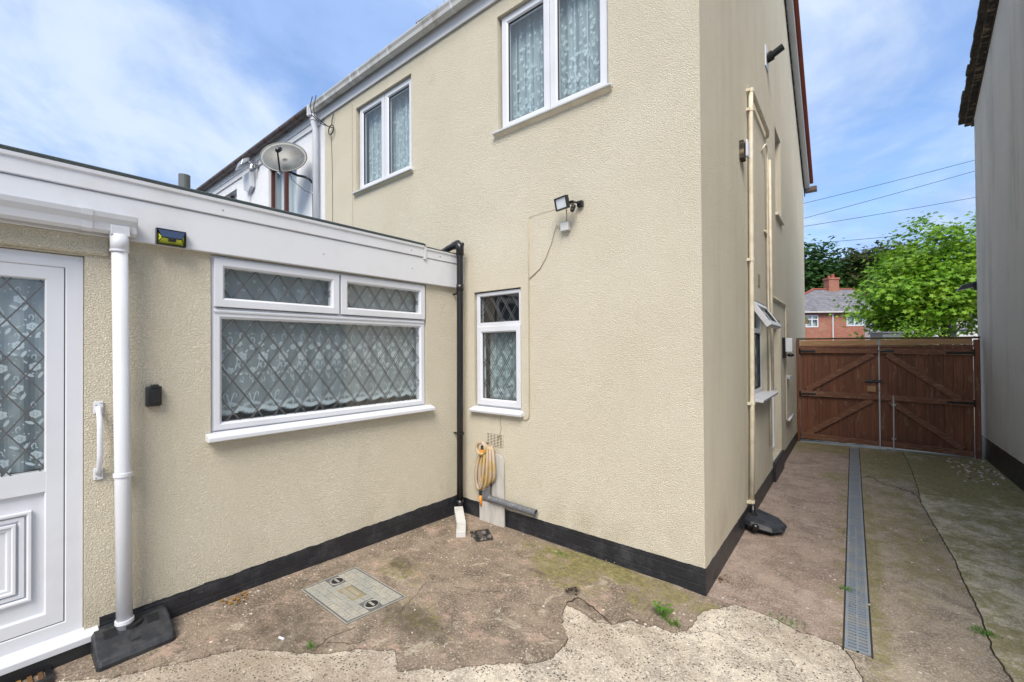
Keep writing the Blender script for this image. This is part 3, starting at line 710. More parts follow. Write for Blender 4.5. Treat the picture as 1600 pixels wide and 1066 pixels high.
# verge: bargeboard, trim, tile edge
for nm, mt, dx0, dx1, zo0, zo1 in (('bargeboard', 'white_fascia', 0.012, 0.10, -0.16, -0.0), ('verge_tiles', 'terracotta_trim', 0.101, 0.16, 0.0, 0.075)):
    for yE, zE in ((-0.12, 4.97), (7.78, 4.97)):
        mb = MB(); sg = 1
        mb.add([(x, yE, zE+zo) for x in (dx0, dx1) for zo in (zo0, zo1)]+[(x, 3.85, 7.64+zo) for x in (dx0, dx1) for zo in (zo0, zo1)],
               [(0, 1, 3, 2), (4, 6, 7, 5), (0, 4, 5, 1), (2, 3, 7, 6), (0, 2, 6, 4), (1, 5, 7, 3)])
        mb.build(nm, mt, house)
for yE in (7.78,):
    mb = MB(); 
    mb.add([(x, yE, 4.97+zo) for x in (0.004, 0.02) for zo in (-0.24, -0.162)]+[(x, 3.85, 7.64+zo) for x in (0.004, 0.02) for zo in (-0.24, -0.162)],
           [(0, 1, 3, 2), (4, 6, 7, 5), (0, 4, 5, 1), (2, 3, 7, 6), (0, 2, 6, 4), (1, 5, 7, 3)]); mb.build('verge_trim', 'old_timber', house)
mb = MB(); mb.box(0.02, 0.22, 7.70, 7.84, 4.80, 4.90); mb.build('gutter_end', 'brown_plastic', house, bevel=0.01)
# eaves
mb = MB(FB); mb.along([(0.004, 4.742), (0.022, 4.742), (0.022, 4.985), (0.004, 4.985)], -4.90, 0.08); mb.build('fascia', 'white_fascia', house, bevel=0.003)
GP = [(0.024, 4.925), (0.030, 4.875), (0.050, 4.850), (0.088, 4.845), (0.112, 4.858), (0.120, 4.89), (0.134, 4.915), (0.136, 4.928), (0.128, 4.928), (0.113, 4.892), (0.086, 4.858), (0.05, 4.86), (0.034, 4.925)]
mb = MB(FB); mb.along(GP, -4.96, 0.14); gut = mb.build('gutter', 'aged_white_plastic', house)
for u in (-4.55, -3.95, -3.78, -3.2, -2.2, -1.1, -0.2):
    mb = MB(FB); mb.along([(p[0]+(0.004 if p[0] > 0.05 else 0), p[1]-(0.004 if p[1] < 4.9 else -0.003)) for p in GP[:8]]+[(0.024, 4.915)], u-0.012, u+0.012); mb.build('gutter_bracket', 'white_fascia', gut)
mb = MB(FB); mb.box(-4.97, -4.955, 0.02, 0.155, 4.78, 4.92); mb.box(-4.955, -4.89, 0.02, 0.16, 4.765, 4.78); mb.build('stop_end', 'white_plastic', gut, bevel=0.004)
# vertical paint joint lines on the rear wall
mb = MB(FB); mb.tube([(-4.104, 0.003, 4.68), (-4.10, 0.003, 3.0), (-4.10, 0.003, 2.5)], 0.0025, 6); mb.build('cable', 'wire_tan', house)

def upvc(parent, F, a0, a1, z0, z1, d1, panes, fw_=0.048, name='window'):
    """frame ring, glazing list of (a0,a1,z0,z1) -> returns frame object"""
    mb = MB(F); mb.ring(a0, a1, z0, z1, fw_, d1-0.06, d1)
    return mb.build(name, 'white_plastic', parent)
def upper_window(a0, a1, seed):
    F = FB; z0, z1 = 3.565, 4.598; d = -0.032; mid = (a0+a1)/2
    mb = MB(F); mb.ring(a0, a1, z0, z1, 0.02, d-0.05, d-0.012)
    mb.box(mid-0.012, mid+0.012, d-0.05, d-0.012, z0, z1)
    wn = mb.build('window', 'white_plastic', house)
    for (p, q) in ((a0+0.006, mid-0.004), (mid+0.004, a1-0.006)):
        mb = MB(F); mb.ring(p, q, z0+0.006, z1-0.006, 0.066, d-0.05, d, 0.012); mb.build('sash', 'white_plastic', wn, bevel=0.002)
        mb = MB(F); mb.ring(p+0.064, q-0.064, z0+0.070, z1-0.070, 0.006, d-0.03, d-0.013, 0.001); mb.build('gasket', 'rubber', wn)
        mb = MB(F); mb.quad((p+.066, d-0.02, z0+.07), (q-.066, d-0.02, z0+.07), (q-.066, d-0.02, z1-.07), (p+.066, d-0.02, z1-.07)); mb.build('glass', 'window_glass', wn)
    mb = pleat_net(F, a0+0.02, a1-0.02, z0+0.03, z1-0.02, d-0.12, 0.012, 0.09); cu = mb.build('net_curtain', 'net_dense', wn)
    mb = MB(F); rg = random.Random(seed)
    scatter_lace(mb, a0+0.04, a1-0.04, z0+0.05, z1-0.04, d-0.10, 620, rg, 2.3)
    mb.build('lace_pattern', 'lace_motif_soft', wn)
    mb = MB(F); rg = random.Random(seed+1); 
    for k in range(7):
        u = a0+0.08+(a1-a0-0.16)*k/6+rg.uniform(-.03, .03); mb.quad((u, d-0.106, z0+0.04), (u+0.018, d-0.106, z0+0.04), (u+0.014, d-0.106, z1-0.05), (u+0.004, d-0.106, z1-0.05))
    mb.build('curtain_folds', 'net_dense', wn)
    room(F, a0-0.3, a1+0.3, z0-0.8, z1+0.2, d-0.06, 2.0, wn, 'room_wall')
    mb = MB(F); mb.along([(-0.06, 3.530), (0.045, 3.530), (0.048, 3.545), (-0.03, 3.566), (-0.06, 3.566)], a0-0.055, a1+0.055); mb.build('sill', 'white_fascia', wn, bevel=0.003)
    mb = MB(F); mb.along([(0.0, 3.505), (0.03, 3.527), (0.03, 3.529), (0.0, 3.529)], a0-0.05, a1+0.05); mb.build('sill_bedding', 'cream_paint', wn)
upper_window(-3.995, -2.960, 21); upper_window(-1.700, -0.660, 33)
# ground floor narrow window
def small_window():
    F = FB; a0, a1, z0, z1 = -2.015, -1.480, 1.080, 2.130; d = -0.02
    mb = MB(F); mb.ring(a0, a1, z0, z1, 0.036, d-0.06, d, 0.008); mb.box(a0+.03, a1-.03, d-0.06, d-0.001, 1.815, 1.852)
    wn = mb.build('window', 'white_plastic', house, bevel=0.002)
    mb = MB(F); mb.ring(a0+0.012, a1-0.008, z0+0.012, 1.815, 0.058, d-0.05, d+0.012, 0.012); mb.build('sash', 'white_plastic', wn, bevel=0.002)
    for (p, q, r, s, dd) in ((a0+0.036, a1-0.036, 1.852, z1-0.036, d-0.02), (a0+0.07, a1-0.066, z0+0.07, 1.757, d-0.012)):
        mb = MB(F); mb.quad((p, dd, r), (q, dd, r), (q, dd, s), (p, dd, s)); mb.build('glass', 'window_glass', wn)
        mb = MB(F); mb.ring(p, q, r, s, 0.004, dd-0.01, dd+0.004, 0.001); mb.build('gasket', 'rubber', wn)
        mb = MB(F); lattice(mb, p, q, r, s, 0.125, 0.19, dd+0.003, 0.0045, 0.01, 0.03); lattice(mb, p, q, r, s, 0.125, 0.19, dd-0.02, 0.005, 0.012, 0.03); mb.build('leading', 'lead', wn)
    pleat_net(F, a0+0.07, a1-0.04, z0+0.06, 1.78, d-0.10, 0.01, 0.08).build('net_curtain', 'net_dense', wn)
    mb = MB(F); scatter_lace(mb, a0+0.08, a1-0.06, z0+0.08, 1.74, d-0.085, 150, random.Random(5), 1.2); mb.build('lace_pattern', 'lace_motif_soft', wn)
    room(F, a0-0.1, a1+0.5, z0-0.4, z1+0.2, d-0.06, 1.6, wn, 'room_dark')
    mb = MB(F); mb.along([(-0.05, 1.03), (0.05, 1.026), (0.055, 1.045), (0.05, 1.052), (-0.03, 1.078), (-0.05, 1.078)], a0-0.04, a1+0.03); mb.build('sill', 'white_plastic', wn, bevel=0.003)
small_window()
# air bricks
def airbrick(F, a0, a1, z0, z1, parent, rows, cols, mat='cream_paint', d=0.004):
    mb = MB(F); W_ = (a1-a0); H_ = z1-z0
    mb.box(a0-0.008, a1+0.008, -0.002, 0.001, z0-0.008, z1+0.008); bk = mb.build('air_brick', 'dark_void', parent)
    mb = MB(F)
    for i in range(cols+1):
        u = a0+W_*i/cols; mb.box(u-0.003, u+0.003, 0.001, d, z0-.008, z1+.008)
    for j in range(rows+1):
        z = z0+H_*j/rows; mb.box(a0-0.008, a1+0.008, 0.0012, d+0.001, z-0.0024, z+0.0024)
    mb.build('grille', mat, bk)
airbrick(FB, -1.875, -1.69, 0.735, 0.83, house, 7, 5)
airbrick(FS, 2.08, 2.22, 2.24, 2.36, house, 5, 2)
airbrick(FS, 4.55, 4.68, 1.75, 1.95, house, 5, 2)

# side wall: upper slot window, lower window with open top light, door
def side_items():
    F = FS
    a0, a1, z0, z1 = 3.47, 4.03, 3.33, 4.46
    mb = MB(F); mb.ring(a0, a1, z0, z1, 0.05, -0.15, -0.09); mb.box(a0, a1, -0.15, -0.095, 3.9, 3.95); wn = mb.build('window', 'white_plastic', house)
    mb = MB(F); mb.quad((a0, -0.12, z0), (a1, -0.12, z0), (a1, -0.12, z1), (a0, -0.12, z1)); mb.build('glass', 'window_glass', wn)
    mb = MB(F); mb.box(a0-0.03, a1+0.03, -0.1, 0.035, z0-0.03, z0+0.002); mb.build('sill', 'cream_paint', wn, bevel=0.004)
    room(F, a0, a1, z0, z1, -0.15, 1, wn)
    a0, a1, z0, z1 = 1.80, 2.60, 1.115, 2.075
    mb = MB(F); mb.ring(a0, a1, z0, z1, 0.045, -0.10, -0.045); mb.box(a0+.03, a1-.03, -0.10, -0.047, 1.76, 1.81)
    wn = mb.build('window', 'white_plastic', house, bevel=0.002)
    mb = MB(F); mb.quad((a0, -0.075, z0), (a1, -0.075, z0), (a1, -0.075, 1.78), (a0, -0.075, 1.78)); mb.build('glass', 'window_glass', wn)
    mb = MB(F); lattice(mb, a0+.045, a1-.045, z0+.045, 1.76, 0.13, 0.19, -0.072); mb.build('leading', 'lead', wn)
    mb = MB(F); mb.ring(a0+.05, a1-.05, z0+.05, 1.755, 0.008, -0.085, -0.055, .001); mb.build('gasket', 'rubber', wn)
    pleat_net(F, a0+.05, a1-.05, z0+.05, 1.8, -0.17, 0.01, 0.08).build('net_curtain', 'net_dense', wn)
    # top-hung sash swung open
    ang = R(33)
    def FT(u, d, h): return FS(u, -0.03+h*math.sin(ang)+d*math.cos(ang), 2.055-h*math.cos(ang)+d*math.sin(ang))
    hh = 0.29
    mb = MB(FT); mb.box(a0+.02, a1-.02, -0.02, 0.03, 0, 0.055); mb.box(a0+.02, a1-.02, -0.02, 0.03, hh-.055, hh); mb.box(a0+.02, a0+.075, -0.02, 0.0295, 0.055, hh-.055); mb.box(a1-.075, a1-.02, -0.02, 0.0295, .055, hh-.055)
    mb.build('open_sash', 'white_plastic', wn, bevel=0.003)
    mb = MB(FT); mb.quad((a0+.07, 0.008, .05), (a1-.07, 0.008, .05), (a1-.07, 0.008, hh-.05), (a0+.07, 0.008, hh-.05)); mb.build('glass', 'window_glass', wn)
    mb = MB(FT); mb.box(a0+.075, a0+.085, 0.0, 0.022, .055, hh-.055); mb.box(a1-.085, a1-.075, 0.0, 0.022, .055, hh-.055); mb.build('gasket', 'rubber', wn)
    mb = MB(F); mb.along([(-0.05, 1.085), (0.085, 1.075), (0.09, 1.10), (-0.02, 1.116), (-0.05, 1.116)], a0-0.06, a1+0.16); mb.build('sill', 'white_plastic', wn, bevel=0.004)
    room(F, a0-.1, a1+.1, z0-.3, z1+.1, -0.105, 1.4, wn, 'room_dark')
    # door
    a0, a1, z0, z1 = 2.98, 3.79, 0.24, 1.955
    mb = MB(F); mb.box(a0, a1, -0.13, -0.10, z0, z1); dr = mb.build('door', 'white_plastic', house)
    mb = MB(F); mb.ring(a0, a1, z0, z1, 0.055, -0.10, -0.075); mb.build('frame', 'white_plastic', dr, bevel=0.002)
    mb = MB(F); mb.box(a0+.06, a0+.09, -0.10, -0.085, 0.98, 1.14); mb.tube([(a0+.075, -0.085, 1.10), (a0+.075, 0.0, 1.10), (a0+.09, 0.012, 1.10), (a0+.19, 0.012, 1.10)], 0.009, 8); mb.build('handle', 'white_plastic', dr, smooth=True)
    # meter recess trims
    mb = MB(F); mb.box(4.33, 4.62, 0, 0.05, 1.15, 1.19); mb.build('sill', 'white_plastic', house, bevel=0.003)
side_items()

# ------------------------------------------------------------------ flat roofed extension
ext = thing('extension', 'single storey cream extension with white fascia, leaded window and glazed door', 'extension', (-2.25, -2.0, 0))
mb = MB(FA)
wall(mb, 0, 4.6, -0.05, 2.30, [(0.43, 2.05, 1.085, 2.185, 0.05), (2.585, 3.52, 0.17, 2.085, 0.06)], 0.05)
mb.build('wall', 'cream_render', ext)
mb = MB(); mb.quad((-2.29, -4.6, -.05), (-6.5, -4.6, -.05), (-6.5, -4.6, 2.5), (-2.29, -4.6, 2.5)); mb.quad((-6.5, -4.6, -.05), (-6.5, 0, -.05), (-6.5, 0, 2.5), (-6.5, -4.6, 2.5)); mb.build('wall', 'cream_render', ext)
plinth(FA, 0.0, 2.53, -0.05, lambda s: 0.222+0.006*s+(0.06 if s > 2.46 else 0)*0.3, 0.004, ext, 5, 0.015, 0.005)
mb = MB(FA); mb.along([(-.01, 0.0), (0.035, 0.02), (0.04, 0.105), (0.03, 0.165), (-0.01, 0.168)], 2.50, 4.6); mb.build('plinth', 'black_plastic', ext)
# fascia boards
mb = MB(FA); mb.along([(0.0, 2.188), (0.034, 2.188), (0.036, 2.192), (0.036, 2.405), (0.030, 2.412), (0.0, 2.412)], 0.0, 4.6); fas = mb.build('fascia', 'white_fascia', ext)
mb = MB(FA); mb.along([(0.0, 2.414), (0.040, 2.414), (0.045, 2.418), (0.046, 2.488), (0.055, 2.495), (0.057, 2.512), (0.0, 2.512)], 0.49, 4.6); mb.build('trim', 'white_fascia', fas)
mb = MB(FA); mb.along([(0.0, 2.414), (0.036, 2.414), (0.041, 2.418), (0.042, 2.480), (0.050, 2.486), (0.052, 2.500), (0.0, 2.500)], 0.0, 0.455); mb.build('trim', 'white_fascia', fas)
mb = MB(FA); mb.box(0.457, 0.488, 0.0, 0.050, 2.395, 2.506); mb.build('joint_cover', 'white_plastic', fas, bevel=0.003)
for s, z in ((1.377, 2.292), (0.604, 2.30), (2.55, 2.30), (0.62, 2.45), (0.30, 2.45), (2.0, 2.45)):
    mb = MB(FA); mb.tube([(s, 0.03, z), (s, 0.0385 if z < 2.41 else 0.048, z)], 0.0035, 8); mb.build('screw', 'rubber', fas)
mb = MB(FA); mb.along([(-4.2, 2.515), (0.050, 2.515), (0.052, 2.53), (0.02, 2.544), (-4.2, 2.56)], 0.47, 4.62); rf = mb.build('roof', 'mineral_felt', ext)
mb = MB(FA); mb.along([(-4.2, 2.503), (0.045, 2.503), (0.047, 2.512), (-4.2, 2.56)], 0.01, 0.468); mb.build('roof', 'mineral_felt', ext)
# big leaded window
def ext_window():
    F = FA; a0, a1, z0, z1 = 0.436, 2.045, 1.12, 2.183; d = -0.012
    mb = MB(F); mb.ring(a0, a1, z0, z1, 0.030, d-0.06, d, 0.006); mb.box(a0+.02, a1-.02, d-0.06, d-0.001, 1.835, 1.868)
    mb.box(1.218, 1.252, d-0.06, d-0.0015, 1.85, z1-.02); wn = mb.build('window', 'white_plastic', ext, bevel=0.002)
    mb = MB(F); mb.along([(d-0.03, 1.838), (d+0.012, 1.838), (d+0.014, 1.848), (d, 1.866), (d-0.03, 1.866)], a0+0.012, a1-0.012); mb.build('transom', 'white_plastic', wn)
    sash = ((1.245, 2.034), (0.447, 1.229))
    for p, q in sash:
        mb = MB(F); mb.ring(p, q, 1.872, 2.168, 0.056, d-0.04, d+0.022, 0.012); mb.build('casement', 'white_plastic', wn, bevel=0.002)
        mb = MB(F); mb.quad((p+.05, d-.008, 1.92), (q-.05, d-.008, 1.92), (q-.05, d-.008, 2.12), (p+.05, d-.008, 2.12)); mb.build('glass', 'window_glass', wn)
        mb = MB(F); lattice(mb, p+.054, q-.054, 1.926, 2.114, 0.137, 0.195, d-.005, 0.0045, 0.02, 0.0); lattice(mb, p+.054, q-.054, 1.926, 2.114, 0.137, 0.195, d-.028, 0.0036, 0.02, 0.0); mb.build('leading', 'lead', wn)
    p, q, r, s = a0+.026, a1-.026, z0+.05, 1.838
    mb = MB(F); mb.ring(a0+.012, a1-.012, z0+.006, 1.845, 0.044, d-0.05, d+0.006, 0.014); mb.build('glazing_bead', 'white_plastic', wn)
    p, q, r, s = a0+.05, a1-.05, z0+.044, 1.805
    mb = MB(F); mb.quad((p, d-.012, r), (q, d-.012, r), (q, d-.012, s), (p, d-.012, s)); mb.build('glass', 'window_glass', wn)
    mb = MB(F); lattice(mb, p, q, r, s, 0.137, 0.195, d-.009, 0.0046, 0.0, 0.03); lattice(mb, p, q, r, s, 0.137, 0.195, d-.032, 0.0036, 0.0, 0.03); mb.build('leading', 'lead', wn)
    pleat_net(F, p-.02, q+.02, 1.20, 2.16, d-0.075, 0.006, 0.16, scal=0.128).build('net_curtain', 'net_fine', wn)
    mb = MB(F); lace_band(mb, p-.03, q+.03, 1.195, 1.80, d-0.062); mb.build('lace_pattern', 'lace_motif', wn)
    mb = MB(F); rg = random.Random(3)
    for i in range(16):
        u = p+0.05+i*(q-p-0.1)/15; curl(mb, u, 1.985+rg.uniform(-.03, .03), 0.02, d-0.062, rg.choice((-1, 1)), rg.choice((-1, 1))); flower(mb, u+.03, 2.03+rg.uniform(-.03, .03), 0.013, d-.062, 5)
    mb.build('lace_pattern', 'lace_motif_soft', wn)
    room(F, a0-.3, a1+.4, 0.6, 2.18, d-0.065, 1.8, wn, 'room_wall')
    mb = MB(F); mb.along([(-0.05, 1.072), (0.055, 1.066), (0.062, 1.07), (0.062, 1.092), (0.055, 1.098), (-0.02, 1.118), (-0.05, 1.118)], a0-.055, a1+.032); mb.build('sill', 'white_plastic', wn, bevel=0.003)
    mb = MB(F); mb.box(p, q, d-0.30, d-0.065, 1.10, 1.135); mb.build('inner_sill', 'white_plastic', wn)
ext_window()
# door at the left edge
def ext_door():
    F = FA; a0, a1, z0, z1 = 2.5865, 3.515, 0.222, 2.082; d = -0.02
    mb = MB(F); mb.ring(a0, a1, z0, z1, 0.064, d-0.07, d, 0.004); dr = mb.build('door_frame', 'white_plastic', ext, bevel=0.002)
    mb = MB(F); mb.ring(a0+.063, a1-.063, z0+.063, z1-.06, 0.003, d-.05, d-0.004, .001); mb.build('gasket', 'rubber', dr)
    b0, b1, c0, c1 = a0+.067, a1-.067, z0+.067, z1-.065
    mb = MB(F); mb.ring(b0, b1, c0, c1, 0.065, d-.06, d-.003, 0.006); mb.box(b0+.06, b1-.06, d-.06, d-.004, 0.935, 1.032)
    mb.box(b0+.06, b1-.06, d-.05, d-.022, c0+.05, 0.94); leaf = mb.build('door_leaf', 'white_plastic', dr)
    p0, p1 = b0+.105, b1-.105
    for k, (o, h) in enumerate(((0, 0.018), (0.022, 0.010), (0.048, 0.016), (0.064, 0.008))):
        mb = MB(F); mb.ring(p0+o, p1-o, 0.435+o, 0.855-o, 0.016 if k != 1 else 0.02, d-.022, d-.022+h, 0.006); mb.build('moulding', 'white_plastic', leaf)
    g0, g1, h0, h1 = b0+.066, b1-.066, 1.034, c1-.066
    mb = MB(F); mb.quad((g0, d-.02, h0), (g1, d-.02, h0), (g1, d-.02, h1), (g0, d-.02, h1)); mb.build('glass', 'window_glass', dr)
    mb = MB(F); lattice(mb, g0, g1, h0, h1, 0.117, 0.175, d-.017, 0.0062, 0.02, 0.0); mb.build('leading', 'lead', dr)
    pleat_net(F, g0-.01, g1+.01, h0, h1, d-.08, 0.012, 0.12).build('net_curtain', 'net_fine', dr)
    mb = MB(F); rg = random.Random(8)
    for i in range(8):
        for j in range(9):
            u = g0+0.03+i*0.095+rg.uniform(-.01, .01)+(0.045 if j % 2 else 0); z = h0+0.06+j*0.108+rg.uniform(-.015, .015)
            if u > g1-.03 or z > h1-.03: continue
            rose(mb, u, z, 0.022, d-.06)
            for q in (-1, 1): disc(mb, u+q*0.018, z-0.040, 0.018, 0.0065, d-.06, q*0.8-0.3)
            for _ in range(10): disc(mb, u+rg.gauss(0, .03), z+rg.gauss(0, .035), rg.uniform(.002, .006), rg.uniform(.002, .004), d-.061, rg.random()*3, 6)
            curl(mb, u+0.005, z+0.045, 0.014, d-.06, rg.choice((-1, 1)))
    mb.build('lace_pattern', 'lace_motif', dr)
    room(F, a0-.05, a1+.05, 0.1, 2.15, d-.085, 1.6, dr, 'room_dark')
    mb = MB(F); mb.along([(-0.05, 0.172), (0.048, 0.170), (0.050, 0.200), (0.045, 0.206), (-0.02, 0.224), (-0.05, 0.224)], 2.535, 4.2); mb.build('threshold', 'white_plastic', dr, bevel=0.002)
ext_door()
# gutter over the door
OG = [(0.0365, 2.292), (0.040, 2.235), (0.052, 2.205), (0.080, 2.198), (0.100, 2.212), (0.108, 2.245), (0.126, 2.270), (0.132, 2.292), (0.124, 2.292), (0.104, 2.252), (0.078, 2.208), (0.056, 2.215), (0.045, 2.292)]
mb = MB(FA); mb.along(OG, 2.405, 4.6); gt = mb.build('gutter', 'white_plastic', ext, label='short white ogee gutter above the door')
mb = MB(FA); mb.along([(0.0365, 2.292)]+OG[1:8], 2.400, 2.405); mb.along([(0.047, 2.21), (0.052, 2.192), (0.112, 2.192), (0.116, 2.24), (0.05, 2.25)], 2.43, 2.503); mb.build('outlet', 'white_plastic', gt, bevel=0.003)
for s in (2.585, 3.2):
    mb = MB(FA); mb.along([(p[0]+(0.003 if p[0] > .05 else 0), p[1]-(0.003 if p[1] < 2.28 else -.002)) for p in OG[:8]], s-0.018, s+0.018); mb.build('gutter_clip', 'white_plastic', gt)
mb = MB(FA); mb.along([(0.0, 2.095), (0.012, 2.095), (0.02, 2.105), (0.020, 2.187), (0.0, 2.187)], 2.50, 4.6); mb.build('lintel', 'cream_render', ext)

# ------------------------------------------------------------------ neighbour (left) and white gable house (right)
nb = thing('neighbour_house', 'white rendered neighbour house with brown gutter, seen over the extension roof', 'house', (-7.5, 2, 0))
mb = MB(FB); wall(mb, -10.0, -4.782, -0.05, 4.98, [(-6.60, -5.62, 3.3, 4.56, 0.07), (-8.80, -7.95, 3.55, 4.56, 0.07)], 0.07, d=-0.012); mb.build('wall', 'neighbour_render', nb)
mb = MB(); mb.quad((-10, 0.012, -.05), (-10, 7.6, -.05), (-10, 7.6, 4.98), (-10, 0.012, 4.98)); mb.quad((-10, 0.012, 4.98), (-10, 7.6, 4.98), (-10, 3.85, 7.5)); mb.quad((-4.785, 7.59, -.05), (-10, 7.59, -.05), (-10, 7.59, 4.98), (-4.785, 7.59, 4.98)); mb.build('wall', 'neighbour_render', nb)
mb = MB(); roofslab(mb, -10.15, -4.805, -0.03, 5.00, 3.85, 7.66); roofslab(mb, -10.15, -4.805, 7.75, 4.99, 3.85, 7.66); mb.build('roof', 'old_dark_tiles', nb)
mb = MB(FB); mb.along([(-0.01, 4.78), (0.02, 4.78), (0.02, 4.99), (-0.01, 4.99)], -10.1, -4.905); mb.along([(-.01, 4.70), (0.008, 4.70), (0.008, 4.778), (-.01, 4.778)], -10.0, -4.905); mb.build('fascia', 'neighbour_render', nb)
HR = [(0.085+0.058*math.cos(a), 4.925+0.058*math.sin(a)) for a in [math.pi+math.pi*k/8 for k in range(9)]]
HR2 = [(0.085+0.052*math.cos(a), 4.925+0.052*math.sin(a)) for a in [2*math.pi-math.pi*k/8 for k in range(9)]]
mb = MB(FB); mb.along(HR+HR2, -10.18, -4.975); ng = mb.build('gutter', 'brown_plastic', nb)
for u in (-9.6, -8.9, -8.2, -7.6, -7.0, -6.4, -5.85, -5.35):
    mb = MB(FB); mb.along([(p[0]*1.06-.005, p[1]-.004) for p in HR]+[(0.03, 4.93)], u-.02, u+.02); mb.build('gutter_bracket', 'brown_wood_frame', ng)
for a0, a1, z0, m_ in ((-6.60, -5.62, 3.3, (-6.10,)), (-8.80, -7.95, 3.55, (-8.38,))):
    mb = MB(FB); mb.ring(a0, a1, z0, 4.56, 0.018, -.10, -.05); 
    wn = mb.build('window', 'white_plastic' if a0 < -8 else 'brown_wood_frame', nb)
    for m in m_:
        mb = MB(FB); mb.box(m-.022, m+.022, -.10, -.045, z0+.02, 4.54); mb.build('mullion', 'brown_wood_frame', wn)
    mb = MB(FB); mb.quad((a0, -.08, z0), (a1, -.08, z0), (a1, -.08, 4.56), (a0, -.08, 4.56)); mb.build('glass', 'window_glass', wn)
    pleat_net(FB, a0+.08, a1, z0, 4.5, -.2, 0.02, 0.14).build('curtain', 'lace_motif', wn)
    room(FB, a0, a1, z0, 4.56, -.10, 1.5, wn)

wh = thing('white_house', 'tall pale grey rendered gable end with black base, right of the alley', 'house', (3, 2.5, 0))
mb = MB(FW); wall(mb, -1.3, 6.30, -0.05, 4.98, [], 0.1); mb.quad((-1.3, 0, 4.98), (6.30, 0, 4.98), (2.5, 0, 7.19)); mb.build('wall', 'white_render', wh)
mb = MB(); mb.quad((2.2, 6.3, -.05), (8, 6.3, -.05), (8, 6.3, 5), (2.2, 6.3, 5)); mb.quad((2.2, -1.3, -.05), (8, -1.3, -.05), (8, -1.3, 5), (2.2, -1.3, 5)); mb.build('wall', 'white_render', wh)
plinth(FW, -1.3, 6.30, -0.05, 0.315, 0.004, wh, 12)
mb = MB(); roofslab(mb, 2.19, 8, -1.45, 4.98, 2.5, 7.28); roofslab(mb, 2.19, 8, 6.45, 4.98, 2.5, 7.28); mb.build('roof', 'old_dark_tiles', wh)
mb = MB()
for yE in (-1.45, 6.45):
    mb.add([(x, yE, 4.96+zo) for x in (2.12, 2.188) for zo in (-0.02, 0.07)]+[(x, 2.5, 7.26+zo) for x in (2.12, 2.188) for zo in (-0.02, 0.07)], [(0, 1, 3, 2), (4, 6, 7, 5), (0, 4, 5, 1), (2, 3, 7, 6), (0, 2, 6, 4), (1, 5, 7, 3)])
mb.build('bargeboard', 'old_timber', wh)
mb = MB(); rg = random.Random(4)
for sg in (-1, 1):
    for k in range(34):
        q0, q1 = k/34, (k+1.12)/34; yE = 2.5+sg*4.0
        y0_, z0_ = yE+(2.5-yE)*q0, 4.93+(7.26-4.93)*q0+.075; y1_, z1_ = yE+(2.5-yE)*q1, 4.93+(7.26-4.93)*q1+.065
        xo = 2.055+rg.uniform(-.012, .012); h = 0.05+rg.uniform(0, .015)
        mb.add([(xo, y0_, z0_), (2.5, y0_, z0_), (2.5, y1_, z1_), (xo, y1_, z1_), (xo, y0_, z0_+h), (2.5, y0_, z0_+h), (2.5, y1_, z1_+h*.7), (xo, y1_, z1_+h*.7)], [(0, 1, 2, 3), (4, 7, 6, 5), (0, 3, 7, 4), (0, 4, 5, 1), (1, 5, 6, 2), (2, 6, 7, 3)])
mb.build('verge_tiles', 'old_dark_tiles', wh)

# ------------------------------------------------------------------ pipes
# white downpipe on the extension
dp = thing('downpipe', 'white round downpipe beside the leaded door, into a black guard', 'downpipe', FA(2.45, .07, 0))
mb = MB(FA); mb.tube([(2.467, .085, 2.20), (2.4655, .084, 2.11)], 0.0375, 20); mb.tube([(2.466, .085, 2.16), (2.452, .074, 1.0), (2.443, .068, 0.13)], 0.033, 20); mb.build('pipe', 'white_plastic', dp, smooth=True)
for z, q in ((0.975, 0.0745), (0.225, 0.0685)): mb = MB(FA); mb.tube([(2.4515-(0.975-z)*.010, q, z-.010), (2.4515-(0.975-z)*.010, q, z+.010)], 0.0385, 20); mb.box(2.435, 2.462, 0.0, 0.05, z-.012, z+.012); mb.build('bracket', 'white_plastic', dp, bevel=0.002)
mb = MB(FA); mb.tube([(2.466, .0845, 2.112), (2.466, .0845, 2.122)], 0.0395, 20); mb.build('socket_rim', 'white_plastic', dp)
# black corner downpipe
dp = thing('downpipe', 'black round downpipe in the inner corner between house and extension', 'downpipe', (-2.12, -0.09, 0))
pts = [(-2.42, -0.045, 2.565), (-2.30, -0.07, 2.585), (-2.16, -0.095, 2.598), (-2.132, -0.10, 2.59), (-2.118, -0.10, 2.565), (-2.114, -0.10, 2.52), (-2.114, -0.10, 2.2), (-2.126, -0.098, 1.0), (-2.135, -0.095, 0.16)]
mb = MB(); mb.tube(pts, 0.030, 16); mb.build('pipe', 'black_plastic', dp, smooth=True)
for pts_, rr_ in (([(-2.20, -0.092, 2.592), (-2.135, -0.102, 2.598), (-2.112, -0.10, 2.565), (-2.112, -0.10, 2.49)], .037), ([(-2.114, -0.10, 2.22), (-2.114, -0.10, 2.15)], .034), ([(-2.135, -.095, 0.2), (-2.136, -.095, 0.13)], .034)):
    mb = MB(); mb.tube(pts_, rr_, 16); mb.build('socket', 'black_plastic', dp, smooth=True)
mb = MB(); mb.tube([(-2.075, -0.103, 2.583), (-2.07, -0.103, 2.583)], 0.02, 12); mb.build('access_cap', 'dusty_black_plastic', dp)
for z in (2.13, 0.82): mb = MB(); mb.tube([(-2.12, -.10, z-.01), (-2.12, -.10, z+.01)], 0.036, 16); mb.box(-2.203, -2.14, -.108, -.092, z-.008, z+.006); mb.build('bracket', 'black_plastic', dp)
